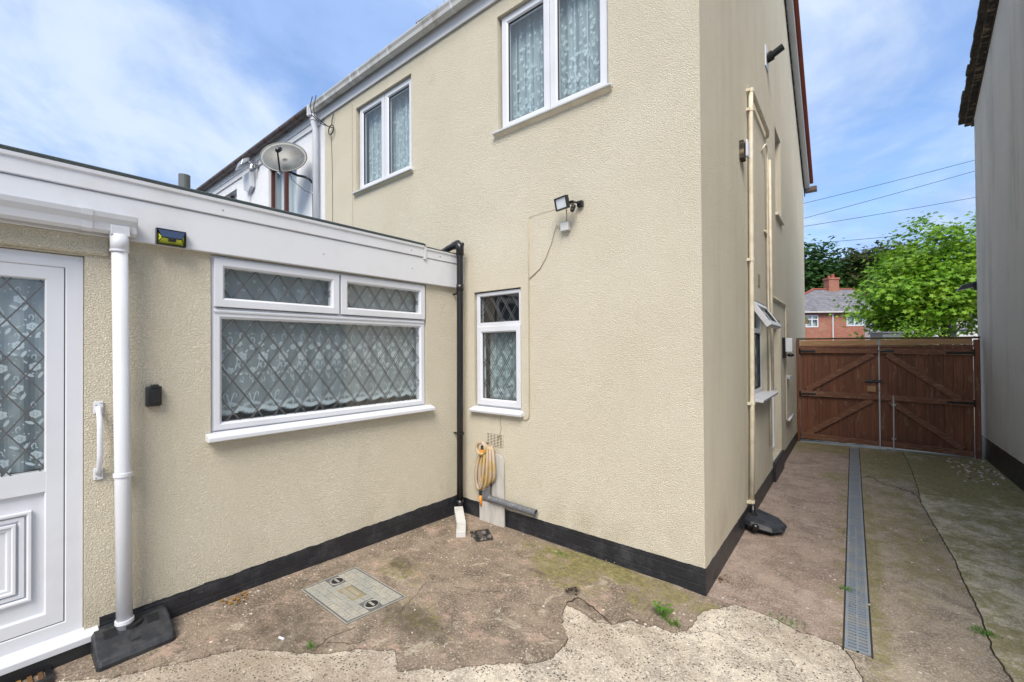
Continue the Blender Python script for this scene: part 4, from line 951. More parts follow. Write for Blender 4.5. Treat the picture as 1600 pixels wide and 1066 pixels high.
# white downpipe at the party wall
dp = thing('downpipe', 'white square-looking downpipe on the boundary of cream and white walls', 'downpipe', (-4.92, -0.06, 2.5))
mb = MB(FB); mb.tube([(-4.925, .085, 4.79), (-4.925, .085, 4.70), (-4.925, .06, 4.6), (-4.925, .055, 2.5)], 0.036, 14); mb.build('pipe', 'white_plastic', dp, smooth=True)
mb = MB(FB); mb.tube([(-4.925, .085, 4.80), (-4.925, .085, 4.72)], 0.045, 14); mb.build('outlet', 'white_plastic', dp)
# cream soil pipe on side wall
dp = thing('downpipe', 'cream painted waste pipe on the side wall with a cranked arm on top', 'downpipe', (0.05, 1.5, 0))
mb = MB(FS); mb.tube([(1.62, .032, 4.03), (1.60, .032, 3.8), (1.55, .032, 2.4), (1.50, .032, 1.1), (1.42, .034, 0.2)], 0.020, 14); mb.build('pipe', 'cream_paint', dp, smooth=True)
mb = MB(FS); mb.tube([(1.62, .038, 4.03), (1.66, .032, 4.04), (2.62, .034, 4.03), (2.68, .02, 4.00), (2.68, -.02, 3.99)], 0.020, 12); mb.build('arm', 'cream_paint', dp, smooth=True)
for z, u in ((4.02, 1.62), (3.83, 1.602), (2.416, 1.551), (1.094, 1.50), (0.223, 1.424)): mb = MB(FS); mb.tube([(u, .032, z-.013), (u, .032, z+.013)], 0.025, 14); mb.box(u-.045, u-.02, 0, .03, z-.012, z+.012); mb.build('bracket', 'cream_paint', dp)
mb = MB(FS); mb.tube([(1.42, .04, 0.2), (1.41, .042, 0.04)], 0.022, 14); mb.build('pipe_end', 'black_plastic', dp, smooth=True)
cd = thing('pipe', 'thin cream pipe with hooked top running down beside the side window', 'pipe', (0.02, 2.6, 1))
mb = MB(FS); mb.tube([(2.40, .0, 3.74), (2.41, .03, 3.80), (2.48, .034, 3.835), (2.56, .034, 3.80), (2.58, .03, 3.72), (2.585, .025, 2.3), (2.66, .025, 1.2), (2.66, .02, 0.5)], 0.010, 8); mb.build('pipe', 'cream_paint', cd, smooth=True)
mb = MB(FS); mb.tube([(2.76, .03, 3.76), (2.76, .03, 2.3), (2.78, .03, 1.12)], 0.016, 8); mb.box(2.5, 2.8, 0, .02, 2.88, 2.90); mb.build('second_run', 'cream_paint', cd, smooth=True)
cd = thing('pipe', 'cream cable conduit that frames the recessed side door and drops past the bulkhead lamp', 'pipe', (0.02, 4.2, 1))
mb = MB(FS); mb.tube([(2.80, .015, 2.21), (4.14, .015, 2.21), (4.20, .015, 2.20), (4.22, .015, 2.12), (4.20, .015, 0.60), (4.22, .02, .565), (4.5, .02, .56), (5.0, .03, .56)], 0.012, 8); mb.build('pipe', 'cream_paint', cd, smooth=True)
mb = MB(FS); mb.tube([(4.3, .03, .565), (5.0, .03, .575)], 0.016, 8); mb.build('white_spur', 'white_plastic', cd, smooth=True)
# drain guards
def guard(F, label, L, D, H, loc):
    g = thing('drain_guard', label, 'drain cover', F(0, 0, loc))
    prof = [(0.004, loc), (D, loc), (D+0.003, loc+0.03), (D-0.01, loc+0.055), (0.05, loc+H), (0.004, loc+H+0.002)]
    n = len(prof); half = L/2; vs = []; us = [(-half, 0.93), (-half+.012, 1.0), (half-.012, 1.0), (half, 0.93)]
    for (u, k) in us: vs += [(u, p[0]*(k if p[0] > .01 else 1), loc+(p[1]-loc)*k) for p in prof]
    fs = [tuple(range(n)), tuple(range(4*n-1, 3*n-1, -1))]+[(i+j*n, (i+1) % n+j*n, (i+1) % n+(j+1)*n, i+(j+1)*n) for j in range(3) for i in range(n)]
    sh = MB(F).add(vs, fs).build('shell', 'dusty_black_plastic', g, bevel=0.006)
    slope = lambda d: loc+H-(d-0.05)/(D-0.06)*(H-0.055)
    mb = MB(F)
    for s0 in (-half+0.045, half-0.09):
        for k in range(6):
            d0 = 0.065+k*0.009; z = slope(d0)+0.003; d1 = d0+0.0042
            mb.quad((s0, d0, z), (s0+.05, d0, z), (s0+.05, d1, slope(d1)+.003), (s0, d1, slope(d1)+.003))
    mb.build('vent_slots', 'dark_void', g)
    mb = MB(F); mb.tube([(0, 0.068, slope(0.06)-0.03), (0, .068, slope(0.06)+.002)], 0.044, 18); mb.build('pipe_hole', 'dark_void', g)
    mb = MB(F); d0 = D-0.06; mb.quad((-.02, d0, slope(d0)+.0012), (.015, d0, slope(d0)+.0012), (.02, d0+.012, slope(d0+.012)+.0012), (-.015, d0+.012, slope(d0+.012)+.0012)); mb.build('catch', 'dark_void', g)
    return g
def FGd(u, d, z): return FA(2.415+u, d, z)
guard(FGd, 'black wedge-shaped drain guard at the foot of the white downpipe by the door', 0.30, 0.235, 0.115, 0.093)
g = thing('drain_guard', 'black pointed drain guard on the alley floor under the cream waste pipe', 'drain cover', (0.1, 1.4, 0))
poly = [(0.0, 1.24), (0.06, 1.20), (0.22, 1.22), (0.29, 1.30), (0.30, 1.45), (0.24, 1.56), (0.05, 1.62), (0.0, 1.60)]
n = len(poly); mb = MB()
mb.add([(p[0], p[1], 0.05+0.02*(p[0] < .1)) for p in poly]+[(p[0]*.93, 1.41+(p[1]-1.41)*.9, 0.125-0.05*p[0]/.3) for p in poly], [tuple(range(n))[::-1], tuple(range(n, 2*n))]+[(i, (i+1) % n, (i+1) % n+n, i+n) for i in range(n)])
mb.build('shell', 'dusty_black_plastic', g, bevel=0.008)
mb = MB(); mb.box(0.01, 0.21, 1.29, 1.55, 0.0, 0.06); mb.build('frame', 'black_plastic', g)
mb = MB()
for s0 in (1.28, 1.49):
    for k in range(6): x0 = 0.06+k*.016; mb.quad((x0, s0, 0.1268-.05*x0/.3), (x0+.007, s0, .1265-.05*x0/.3), (x0+.007, s0+.045, .1265-.05*x0/.3), (x0, s0+.045, .1268-.05*x0/.3))
mb.build('vent_slots', 'dark_void', g)
mb = MB(); mb.tube([(.042, 1.41, .10), (.042, 1.41, .127)], .035, 14); mb.build('pipe_hole', 'dark_void', g)
mb = MB(); mb.tube([(.09, 1.225, .075), (.09, 1.195, .072)], .03, 14); mb.build('side_knob', 'black_plastic', g, smooth=True)
# grate by the door
g = thing('drain_grate', 'small rusty gully grate in black frame below the door threshold', 'grate', (-2.2, -2.8, 0.1))
mb = MB(); mb.ring(0, 0, 0, 0, 0, 0, 0) if False else None
for (x0, x1, y0, y1) in ((-2.30, -2.27, -2.95, -2.70), (-2.12, -2.10, -2.95, -2.70), (-2.27, -2.12, -2.72, -2.70)): mb.box(x0, x1, y0, y1, 0.10, 0.128)
mb.build('frame', 'black_plastic', g)
mb = MB()
for k in range(7): mb.box(-2.265, -2.125, -2.94+k*.033, -2.925+k*.033, 0.104, 0.115)
mb.build('bars', 'dead_leaf', g)

# ------------------------------------------------------------------ things on the rear wall
fl = thing('floodlight', 'black LED floodlight with white lens on the cream rear wall', 'floodlight', (-1.0, 0, 2.75))
ang = R(-16)
def FL(a, d, z):     # body tilted down and turned
    y = d*math.cos(R(14))+z*math.sin(R(14)); zz_ = z*math.cos(R(14))-d*math.sin(R(14))
    u = a*math.cos(R(12))-y*math.sin(R(12)); dd = a*math.sin(R(12))+y*math.cos(R(12))
    return FB(-0.985+u, 0.115+dd, 2.725+zz_)
mb = MB(FL); mb.ring(-.062, .062, -.048, .048, 0.011, -.02, .014, .004); mb.box(-.06, .06, -.018, -.008, -.046, .046); mb.build('housing', 'black_plastic', fl, bevel=0.002)
mb = MB(FL); mb.box(-.052, .052, -.008, .004, -.038, .038); mb.build('lens', 'frosted_lens', fl)
mb = MB(FL)
for k in range(9): mb.box(-.05+k*.012, -.047+k*.012, -.032, -.018, -.04, .04)
mb.build('cooling_fins', 'black_plastic', fl)
mb = MB(FB); mb.box(-.90, -.855, 0, .03, 2.70, 2.745); mb.tube([(-.875, .03, 2.725), (-.90, .06, 2.73), (-.945, .085, 2.73)], .008, 8); mb.box(-.955, -.90, .06, .09, 2.718, 2.738); mb.build('bracket', 'black_plastic', fl, bevel=.002)
mb = MB(FB); mb.tube([(-.905, .07, 2.70), (-.905, .085, 2.672)], .018, 12); mb.ball((-.905, .09, 2.662), .017, 8); mb.build('motion_sensor', 'black_plastic', fl, smooth=True)
o = MB(FB).box(-1.045, -.972, 0, .042, 2.535, 2.60); ob = o.build('junction_box', 'aged_white_plastic', None, bevel=.004); tag(ob, 'small off-white junction box just under the black LED floodlight', 'junction box')
mb = MB(FB); mb.tube([(-.975, .06, 2.70), (-.98, .05, 2.63), (-.99, .035, 2.60)], .004, 6); mb.tube([(-1.045, .02, 2.56), (-1.10, .01, 2.60), (-1.12, .006, 2.56), (-1.15, .005, 2.47), (-1.21, .005, 2.35), (-1.27, .005, 2.27), (-1.375, .006, 2.20)], .0032, 6)
tag(mb.build('cable', 'wire_tan', None, smooth=True), 'loose tan cable drooping from the floodlight box to the upright wall cable', 'cable')
mb = MB(FB); mb.tube([(-1.384, .004, 2.72), (-1.384, .006, 2.2), (-1.386, .006, 1.6), (-1.387, .006, 1.06), (-1.395, .008, 1.02), (-1.425, .012, 1.005), (-1.46, .012, 1.01)], .0038, 6); mb.tube([(-1.384, .004, 2.72), (-1.25, .003, 2.73), (-1.06, .003, 2.735)], .0012, 5)
tag(mb.build('cable', 'wire_tan', None, smooth=True), 'straight cream cable clipped upright beside the narrow leaded window', 'cable')
mb = MB(FB); mb.tube([(-1.69, .008, 1.03), (-1.715, .006, .97), (-1.70, .006, .90), (-1.715, .006, .85), (-1.73, .01, .80)], .003, 6)
tag(mb.build('cable', 'wire_tan', None, smooth=True), 'short tan wire from the narrow window sill down to the air brick', 'cable')
# coax loop near the eaves
mb = MB(FB); L = []
for i in range(26): a = i*.55; L.append((-4.56+.065*math.cos(a), .03+.002*i/10, 4.50+.06*math.sin(a)))
mb.tube([(-4.80, .16, 4.97), (-4.84, .17, 4.86), (-4.80, .17, 4.72), (-4.70, .10, 4.60)]+L+[(-4.54, .03, 4.62), (-4.52, .02, 4.70)], .006, 6)
mb.tube([(-4.70, .16, 4.95), (-4.75, .17, 4.8), (-4.72, .17, 4.68), (-4.62, .05, 4.56)], .006, 6)
mb.tube([(-4.60, .01, 4.46), (-4.585, .003, 4.0), (-4.58, .004, 3.2), (-4.58, .004, 2.6)], .0028, 6)
tag(mb.build('cable', 'wire_black', None, smooth=True), 'black aerial cable coiled under the eaves at the left end of the white gutter', 'cable')

# hose
hs = thing('hose', 'coiled yellow and beige garden hose hanging below the air brick', 'hose', (-1.85, -0.05, 0.6))
mb = MB(FB); rg = random.Random(2)
loops = 11
for i in range(loops):
    q = i/(loops-1); cu = -1.875+0.10*q; top = 0.73+rg.uniform(-.012, .012); bot = 0.315+0.05*abs(q-.35)*2+(0.06*q*q)+rg.uniform(-.012, .012)
    lean = -0.085+0.15*q; wd = 0.040+rg.uniform(0, .034); pts = []
    for k in range(25):
        a = 2*math.pi*k/24; zz_ = (top+bot)/2+(top-bot)/2*math.sin(a); h = (top-zz_)/(top-bot)
        pts.append((cu*(1-h)+(-1.855+lean*1.25)*h+wd*(0.55+.45*h)*math.cos(a), 0.03+0.012*(i % 3)+.02*math.sin(math.pi*h)+(0.012 if math.cos(a) > 0 else 0), zz_))
    mb.tube(pts, 0.0128, 8, cap=False)
mb.tube([(-1.87+.052*math.cos(a), .075+.006*a/3, .715+.052*math.sin(a)) for a in [k*.4 for k in range(30)]], .0125, 8)
mb.build('hose_coils', 'ribbed_hose', hs, smooth=True)
mb = MB(FB); mb.tube([(-1.868, .07, .735), (-1.868, .075, .70)], .015, 10); mb.build('connector', 'dusty_black_plastic', hs); mb = MB(FB); mb.tube([(-1.868, .075, .70), (-1.868, .078, .675)], .017, 10); mb.build('connector_ring', 'orange_plastic', hs)
mb = MB(FB); mb.tube([(-1.91, .055, .315), (-1.912, .055, .275)], .013, 10); mb.build('nozzle_body', 'dusty_black_plastic', hs); mb = MB(FB); mb.tube([(-1.912, .055, .275), (-1.91, .05, .18)], [.014, .009], 10); mb.build('nozzle', 'orange_plastic', hs, smooth=True)
mb = MB(FB); mb.tube([(-1.86, 0, .755), (-1.86, .09, .75), (-1.86, .10, .775)], .006, 8); mb.build('hook', 'steel', hs)
# leaning boards, pipe offcut
mb = MB(FB); mb.ext([(-1.795, .14), (-1.655, .03), (-1.662, .60), (-1.68, .645), (-1.72, .665), (-1.795, .662)], .012, .024)
mb.box(-1.772, -1.768, .024, .026, .14, .65)
tag(mb.build('board', 'grey_painted_board', None, bevel=.003), 'tall rounded grey-white board leaning behind the coiled hose', 'board')
mb = MB(FB); mb.ext([(-1.936, .035), (-1.645, .022), (-1.645, .245), (-1.936, .215)], .028, .042)
for u in (-1.84, -1.74): mb.box(u, u+.004, .042, .0435, .03, .22)
tag(mb.build('board', 'grey_painted_board', None, bevel=.002), 'low square weathered board on the ground under the hose', 'board')
mb = MB(FB); mb.tube([(-1.80, .062, .275), (-1.54, .058, .265), (-1.295, .05, .255)], .027, 16, cap=False); mb.tube([(-1.80, .062, .275), (-1.295, .05, .255)], .024, 16, cap=False); pp = mb.build('pipe_offcut', 'grey_pipe', None, smooth=True); tag(pp, 'length of dark grey pipe resting against the wall right of the board', 'pipe')
mb = MB(FB); mb.ext([(-1.90, .26), (-1.82, .235), (-1.80, .29), (-1.80, .40), (-1.86, .42)], .044, .055); tag(mb.build('offcut', 'grey_pipe', None, bevel=.003), 'small dark grey plastic scrap wedged between hose and board', 'scrap')
# white channel offcut and gully
CH = [(-2.115, -0.155), (-1.90, -0.30), (-1.79, -0.42)]
mb = MB(); 
hw = (.027, .029)
for sgn, hh_ in ((0, 0),):
    L_ = [(-2.12, -.13, .150), (-1.91, -.30, .105), (-1.79, -.425, .100)]; vs = []
    for (x, y, z) in L_: vs += [(x-hw[0], y-hw[1], z), (x+hw[0], y+hw[1], z), (x-hw[0], y-hw[1], z-.05), (x+hw[0], y+hw[1], z-.05)]
    mb.add(vs, [(0, 1, 5, 4), (4, 5, 9, 8), (2, 6, 7, 3), (6, 10, 11, 7), (1, 3, 7, 5), (5, 7, 11, 9), (0, 4, 6, 2), (4, 8, 10, 6), (8, 9, 11, 10), (0, 2, 3, 1)])
tag(mb.build('channel_offcut', 'aged_white_plastic', None, bevel=.004), 'cranked white plastic channel piece under the black corner downpipe', 'channel')
g = thing('gully', 'open square gully hole in the concrete near the corner', 'gully', (-1.67, -.28, .05))
mb = MB(); mb.add([(-1.80, -.30, .0515), (-1.63, -.40, .0515), (-1.56, -.29, .0515), (-1.72, -.17, .0515)], [(0, 1, 2, 3)]); mb.build('hole', 'dark_void', g)
mb = MB(); C_ = [(-1.80, -.30), (-1.63, -.40), (-1.56, -.29), (-1.72, -.17)]
for k in range(4):
    a, b = C_[k], C_[(k+1) % 4]; mb.tube([(a[0], a[1], .05), (b[0], b[1], .05)], .008, 6)
mb.build('rim', 'crack_dirt', g)
mb = MB()
for k in range(10): pebble(mb, -1.68+rg.uniform(-.07, .07), -.29+rg.uniform(-.06, .06), .028, .010)
mb.build('silt', 'wet_stone', g)

# ------------------------------------------------------------------ things on the extension wall
lp = thing('solar_light', 'black solar wall lamp with yellow LED panel on the white fascia', 'solar lamp', FA(2.25, .04, 2.22))
def FSo(a, d, z): return FA(2.250-a, .037+d, 2.232+z)
mb = MB(FSo); mb.ring(-.066, .066, -.043, .043, .006, 0, .032, .003); mb.box(-.064, .064, 0, .004, -.041, .041); mb.build('case', 'black_plastic', lp)
mb = MB(FSo); mb.add([(-.06, .030, .037), (.06, .030, .037), (.045, .042, -.004), (-.045, .042, -.004)], [(0, 1, 2, 3)]); mb.build('solar_panel', 'solar_cell', lp)
mb = MB(FSo); mb.add([(-.042, .038, -.008), (.042, .038, -.008), (.058, .014, -.037), (-.058, .014, -.037)], [(0, 1, 2, 3)]); mb.add([(-.060, .018, .026), (-.045, .040, -.006), (-.060, .016, -.033)], [(0, 1, 2)]); mb.add([(.060, .018, .026), (.045, .040, -.006), (.060, .016, -.033)], [(0, 1, 2)]); mb.build('led_panel', 'yellow_led', lp)
mb = MB(FSo); mb.box(-.016, .016, .03, .045, -.024, -.004); mb.ball((0, .045, -.014), .006, 6); mb.build('motion_sensor', 'black_plastic', lp)
mb = MB(FSo); mb.add([(-.060, .020, -.001), (.060, .020, -.001), (.047, .0425, -.006), (-.047, .0425, -.006)], [(0, 1, 2, 3)]); mb.build('ridge', 'black_plastic', lp)
ks = thing('key_safe', 'small black key safe with hinged cover on the cream wall by the white pipe', 'key safe', FA(2.32, 0, 1.36))
mb = MB(FA); mb.box(2.285, 2.352, 0, .035, 1.305, 1.415); mb.build('body', 'dusty_black_plastic', ks, bevel=.008)
mb = MB(FA); mb.box(2.297, 2.338, .035, .048, 1.32, 1.40); mb.build('cover', 'black_plastic', ks, bevel=.005)
mb = MB(FA); mb.box(2.300, 2.334, .02, .045, 1.402, 1.424); mb.build('tab', 'black_plastic', ks, bevel=.004)
gh = thing('grab_handle', 'white bowed grab handle screwed upright between door and white pipe', 'handle', FA(2.53, 0, 1.15))
mb = MB(FA); mb.tube([(2.535, .012, 1.325), (2.535, .022, 1.30), (2.535, .05, 1.265), (2.535, .060, 1.22), (2.535, .060, 1.09), (2.535, .05, 1.045), (2.535, .022, 1.01), (2.535, .012, .985)], .0115, 12); mb.build('bar', 'white_plastic', gh, smooth=True)
for za in (1.29, .955): mb = MB(FA); mb.box(2.517, 2.553, 0, .010, za, za+.061); mb.build('mounting_plate', 'white_plastic', gh, bevel=.003)
for a, z in ((2.526, 1.343), (2.544, 1.332), (2.526, .976), (2.544, .965)): mb = MB(FA); mb.tube([(a, .009, z), (a, .0125, z)], .003, 8); mb.build('screw', 'steel', gh)

# ------------------------------------------------------------------ manhole cover
c0, c1, c2, c3 = (-1.981, -1.643), (-1.984, -1.26), (-1.422, -1.257), (-1.459, -1.638)
mh = thing('manhole_cover', 'rectangular grey galvanised manhole cover with raised pattern and two round keyholes', 'manhole cover', (-1.71, -1.45, .07))
def FM(a, b, z):     # a,b 0..1
    x = (c0[0]*(1-a)+c3[0]*a)*(1-b)+(c1[0]*(1-a)+c2[0]*a)*b; y = (c0[1]*(1-a)+c3[1]*a)*(1-b)+(c1[1]*(1-a)+c2[1]*a)*b
    return Vector((x, y, gz(x, y)+z))
mb = MB(FM); mb.box(0, 1, 0, 1, .0, .0125); mb.build('frame', 'dark_void', mh)
mb = MB(FM); mb.box(0, 1, 0, .016, .0, .0150); mb.box(0, 1, .984, 1, 0, .0150); mb.box(0, .011, .016, .984, 0, .0149); mb.box(.989, 1, .016, .984, 0, .0149); mb.build('rim', 'galvanised_weathered', mh)
mb = MB(FM); mb.box(.017, .983, .023, .977, .0, .0140); mb.build('plate', 'seam_grey', mh)
mb = MB(FM); NX, NY = 9, 8
for i in range(NX):
    for j in range(NY):
        a0, b0 = .03+.94*i/NX, .04+.92*j/NY; aw, bw = .94/NX, .92/NY; ac, bc = a0+aw/2, b0+bw/2
        if abs(ac-.5) < .17 and abs(bc-.48) < .13: continue
        if (abs(ac-.14) < .085 and abs(bc-.52) < .12) or (abs(ac-.86) < .085 and abs(bc-.52) < .12): continue
        mb.box(a0+aw*(.0 if (i+j)%3==0 else .035), a0+aw*(1.0 if (i+2*j)%3==0 else .965), b0+bw*.045, b0+bw*(1.0 if (i+j)%2==0 and j < NY-1 else .955), .0139, .0156+.0001*((i*3+j)%5))
        if (i+j) % 2: mb.box(a0+aw*.22, a0+aw*.78, b0+bw*.40, b0+bw*.60, .0156, .0195)
        else: mb.box(a0+aw*.40, a0+aw*.60, b0+bw*.2, b0+bw*.8, .0156, .0195)
mb.build('tread_pattern', 'galvanised_weathered', mh)
mb = MB(FM); mb.ring(0, 0, 0, 0, 0, 0, 0) if False else None
mb.box(.34, .66, .36, .60, .0139, .0158); mb.build('name_plate', 'dull_brass', mh)
mb = MB(FM)
for k in range(9): a = .37+k*.031; mb.box(a, a+.018, .40, .47, .0158, .0172)
for k in range(6): a = .40+k*.035; mb.box(a, a+.02, .50, .56, .0158, .0172)
mb.build('embossing', 'galvanised_weathered', mh)
for (ca, cb) in ((.14, .52), (.86, .52)):
    x, y, z = FM(ca, cb, 0.014)
    mb = MB(); mb.tube([(x, y, z-.002), (x, y, z+.0012)], .040, 20); lh = mb.build('keyhole', 'dark_void', mh)
    mb = MB(); mb.tube([(x+.042*math.cos(a), y+.042*math.sin(a), z+.0015) for a in [k*2*math.pi/20 for k in range(21)]], .003, 6); mb.box(x-.026, x+.026, y-.006, y+.006, z+.001, z+.005); mb.build('key_bar', 'galvanised_weathered', lh)

# ------------------------------------------------------------------ drain channel
dc = thing('drain_channel', 'long galvanised slotted drain channel down the middle of the alley', 'drain', (.76, 2.8, 0))
mb = MB(); mb.box(.702, .815, -.04, 5.70, -.03, .0005); mb.build('trough', 'dark_void', dc)
def grate(y0, y1, fine):
    mb = MB(); x0, x1 = .704, .813
    mb.box(x0, x0+.013, y0+.002, y1-.002, .001, .0095); mb.box(x1-.013, x1, y0+.002, y1-.002, .001, .0095)
    if not fine: mb.box((x0+x1)/2-.005, (x0+x1)/2+.005, y0+.002, y1-.002, .001, .0093)
    st = .032 if not fine else .016; n = int((y1-y0)/st)
    for k in range(n+1):
        y = y0+.002+(y1-y0-.012)*k/n; mb.box(x0+.013, x1-.013, y, y+st*(.50 if not fine else .62), .001, .0092)
    mb.build('grating', 'blue_grey_steel', dc)
grate(-.04, .96, False); grate(.96, 1.96, False); grate(1.96, 2.96, True); grate(2.96, 3.96, True); grate(3.96, 4.96, True); grate(4.96, 5.68, True)
mb = MB(); mb.box(.695, .703, -.06, 5.70, -.02, .008); mb.box(.814, .822, -.06, 5.70, -.02, .0075); mb.build('edge_seam', 'crack_dirt', dc)

# ------------------------------------------------------------------ gate
def gate_leaf(u0, u1, label, bz0, bz1, side):
    g = thing('gate', label, 'gate', FG((u0+u1)/2, .03, 0), 'brown wooden gate leaves')
    rg = random.Random(int(u0*100)+3); mb = MB(FG); n = 10; w_ = (u1-u0)/n
    for k in range(n):
        a = u0+k*w_; dz = rg.uniform(0, .002); mb.box(a+.0022, a+w_-.0022, -.012, .0+dz, .04+.02*rg.random(), 1.60); 
    mb.box(u0+.004, u1-.004, -.016, -.0125, .05, 1.59); bd = mb.build('boards', 'brown_stained_wood', g)
    for (za, zb, t_) in ((1.50, 1.585, .035), (.775, .865, .035), (.055, .145, .036)):
        off = (.035 if side < 0 else 0); e = (.02 if side < 0 else -.02)
        mb = MB(FG); mb.ext([(u0+.01, za+(.01 if side < 0 else .0)), (u1-.01, za-(.0 if side < 0 else .03)), (u1-.01, zb-(.02 if side < 0 else .04)), (u0+.01, zb+(.02 if side < 0 else 0))], .004, .004+t_); mb.build('rail', 'brown_stained_rail', g, bevel=.003)
    for (p, q) in bz0:
        L_ = math.hypot(q[0]-p[0], q[1]-p[1]); nx, nz = -(q[1]-p[1])/L_*.042, (q[0]-p[0])/L_*.042
        mb = MB(FG); mb.ext([(p[0]+nx, p[1]+nz), (p[0]-nx, p[1]-nz), (q[0]-nx, q[1]-nz), (q[0]+nx, q[1]+nz)], .005, .034); mb.build('brace', 'brown_stained_rail', g, bevel=.003)
    mb = MB(FG); mb.box(u0+.012, u1-.012, -.008, .018, 1.632, 1.715); mb.build('top_board', 'pale_timber', g, bevel=.002)
    mb = MB(FG); mb.box(u0, u1, -.02, .012, 1.60, 1.630); mb.build('top_rail', 'brown_stained_rail', g)
    for z in (1.54, .82):
        mb = MB(FG); a, b = (u0+.005, u0+.22) if side < 0 else (u1-.28, u1-.005); zc = z if side < 0 else z-.03
        mb.box(a, b, .040, .0455, zc-.015, zc+.015); mb.tube([(u0+.004 if side < 0 else u1-.004, .048, zc-.05), (u0+.004 if side < 0 else u1-.004, .048, zc+.05)], .011, 10); mb.build('strap_hinge', 'black_plastic', g, bevel=.001)
    return g
gl = gate_leaf(.045, 1.072, 'left half of the brown double gate, hung from the cream house', [((.14, .89), (1.00, 1.49)), ((.14, .15), (.98, .77))], None, -1)
gr = gate_leaf(1.082, 2.10, 'right half of the brown double gate, hung beside the pale gable wall', [((1.96, .83), (1.17, 1.49)), ((1.98, .13), (1.20, .765))], None, 1)
mb = MB(FG); mb.box(1.066, 1.078, .002, .012, -.0, 1.60); mb.build('cover_strip', 'aged_white_plastic', gl)
mb = MB(FG); mb.tube([(1.045, .05, .93), (1.075, .05, .93)], .003, 5); mb.box(.90, 1.10, .006, .02, 1.045, 1.085); mb.tube([(.89, .03, 1.065), (1.13, .03, 1.065)], .008, 8); mb.build('bolt', 'black_plastic', gl)
mb = MB(FG); mb.box(.93, 1.03, .003, .022, .90, .99); mb.build('lock_block', 'pale_timber', gl)
mb = MB(FG); mb.box(1.10, 1.25, .04, .05, 1.525, 1.56); mb.tube([(1.05, .055, 1.545), (1.24, .055, 1.545)], .008, 8); mb.build('bolt', 'black_plastic', gr)
mb = MB(FG); mb.tube([(1.073, .03, .02), (1.073, .03, .90)], .010, 8); mb.build('drop_rod', 'white_plastic', gl)
mb = MB(FG); mb.tube([(1.232, .055, -.0), (1.236, .055, .85)], .010, 8); mb.box(1.21, 1.26, .04, .06, .18, .20); mb.box(1.21, 1.26, .04, .06, .70, .72); mb.build('drop_rod', 'aged_white_plastic', gr)
pf = thing('gateway', 'brown posts and mossy cap rail around the double gate', 'gateway', FG(1.07, 0, 0))
mb = MB(FG); mb.box(.004, .042, -.04, .03, -.02, 1.735); mb.build('post', 'brown_stained_wood', pf, bevel=.004)
mb = MB(FG); mb.box(2.105, 2.165, -.04, .03, -.02, 1.70); mb.build('post', 'brown_stained_wood', pf, bevel=.004)
mb = MB(FG); mb.ext([(.0, 1.735), (2.17, 1.712), (2.17, 1.742), (.0, 1.765)], -.05, .020); mb.build('cap_rail', 'mossy_timber', pf, bevel=.004)
mb = MB(FG); mb.box(.04, 1.15, -.06, .05, -.02, .012); mb.box(1.15, 2.12, -.06, .02, -.02, .022); tag(mb.build('threshold_strip', 'galvanised_weathered', None), 'pale metal strip on the ground under the brown gate', 'threshold')

# ------------------------------------------------------------------ things on the side wall
lm = thing('bulkhead_light', 'black framed glass bulkhead lamp on the side wall past the door', 'wall lamp', FS(4.0, 0, 1.6))
mb = MB(FS); mb.box(3.95, 4.10, .0, .035, 1.46, 1.74); mb.build('backplate', 'black_plastic', lm, bevel=.005)
mb = MB(FS); mb.box(3.965, 4.085, .035, .115, 1.54, 1.73); mb.build('lens', 'frosted_lens', lm, bevel=.01)
mb = MB(FS); mb.ball((4.02, .09, 1.50), .035, 8, (1, 1.2, .7)); mb.build('motion_sensor', 'black_plastic', lm, smooth=True)
vt = thing('wall_spout', 'black overflow spout sticking out high on the side wall', 'spout', FS(2.9, 0, 5.0))
mb = MB(FS); mb.tube([(2.83, 0, 4.98), (2.83, .07, 5.0)], .055, 12); mb.tube([(2.83, .06, 5.0), (2.83, .17, 5.05)], .038, 12); mb.build('spout', 'black_plastic', vt)
mb = MB(FS); mb.box(2.74, 2.92, 0, .012, 4.86, 5.10); mb.build('plate', 'white_plastic', vt)
sb = thing('alarm_sounder', 'broken white box with dark back on the side wall left of the waste pipe', 'sensor', FS(1.28, 0, 3.3))
mb = MB(FS); mb.box(1.22, 1.32, 0, .035, 3.25, 3.41); mb.build('back', 'old_timber', sb, bevel=.004)
mb = MB(FS); mb.box(1.25, 1.35, .042, .062, 3.27, 3.42); mb.build('cover', 'white_plastic', sb, bevel=.01)
wl = thing('wall_lamp', 'black hooded lamp at the far corner of the pale gable house', 'wall lamp', (2.15, 6.35, 2.5))
mb = MB(); mb.box(2.17, 2.26, 6.32, 6.36, 2.44, 2.54); mb.build('bracket', 'black_plastic', wl)
mb = MB(); mb.add([(2.22, 6.34, 2.50), (2.22, 6.52, 2.50), (2.0, 6.55, 2.45), (2.0, 6.36, 2.45), (2.22, 6.34, 2.58), (2.22, 6.5, 2.58), (2.06, 6.5, 2.53), (2.06, 6.38, 2.53)], [(0, 3, 2, 1), (4, 5, 6, 7), (0, 1, 5, 4), (1, 2, 6, 5), (2, 3, 7, 6), (3, 0, 4, 7)]); mb.build('hood', 'black_plastic', wl, bevel=.01)

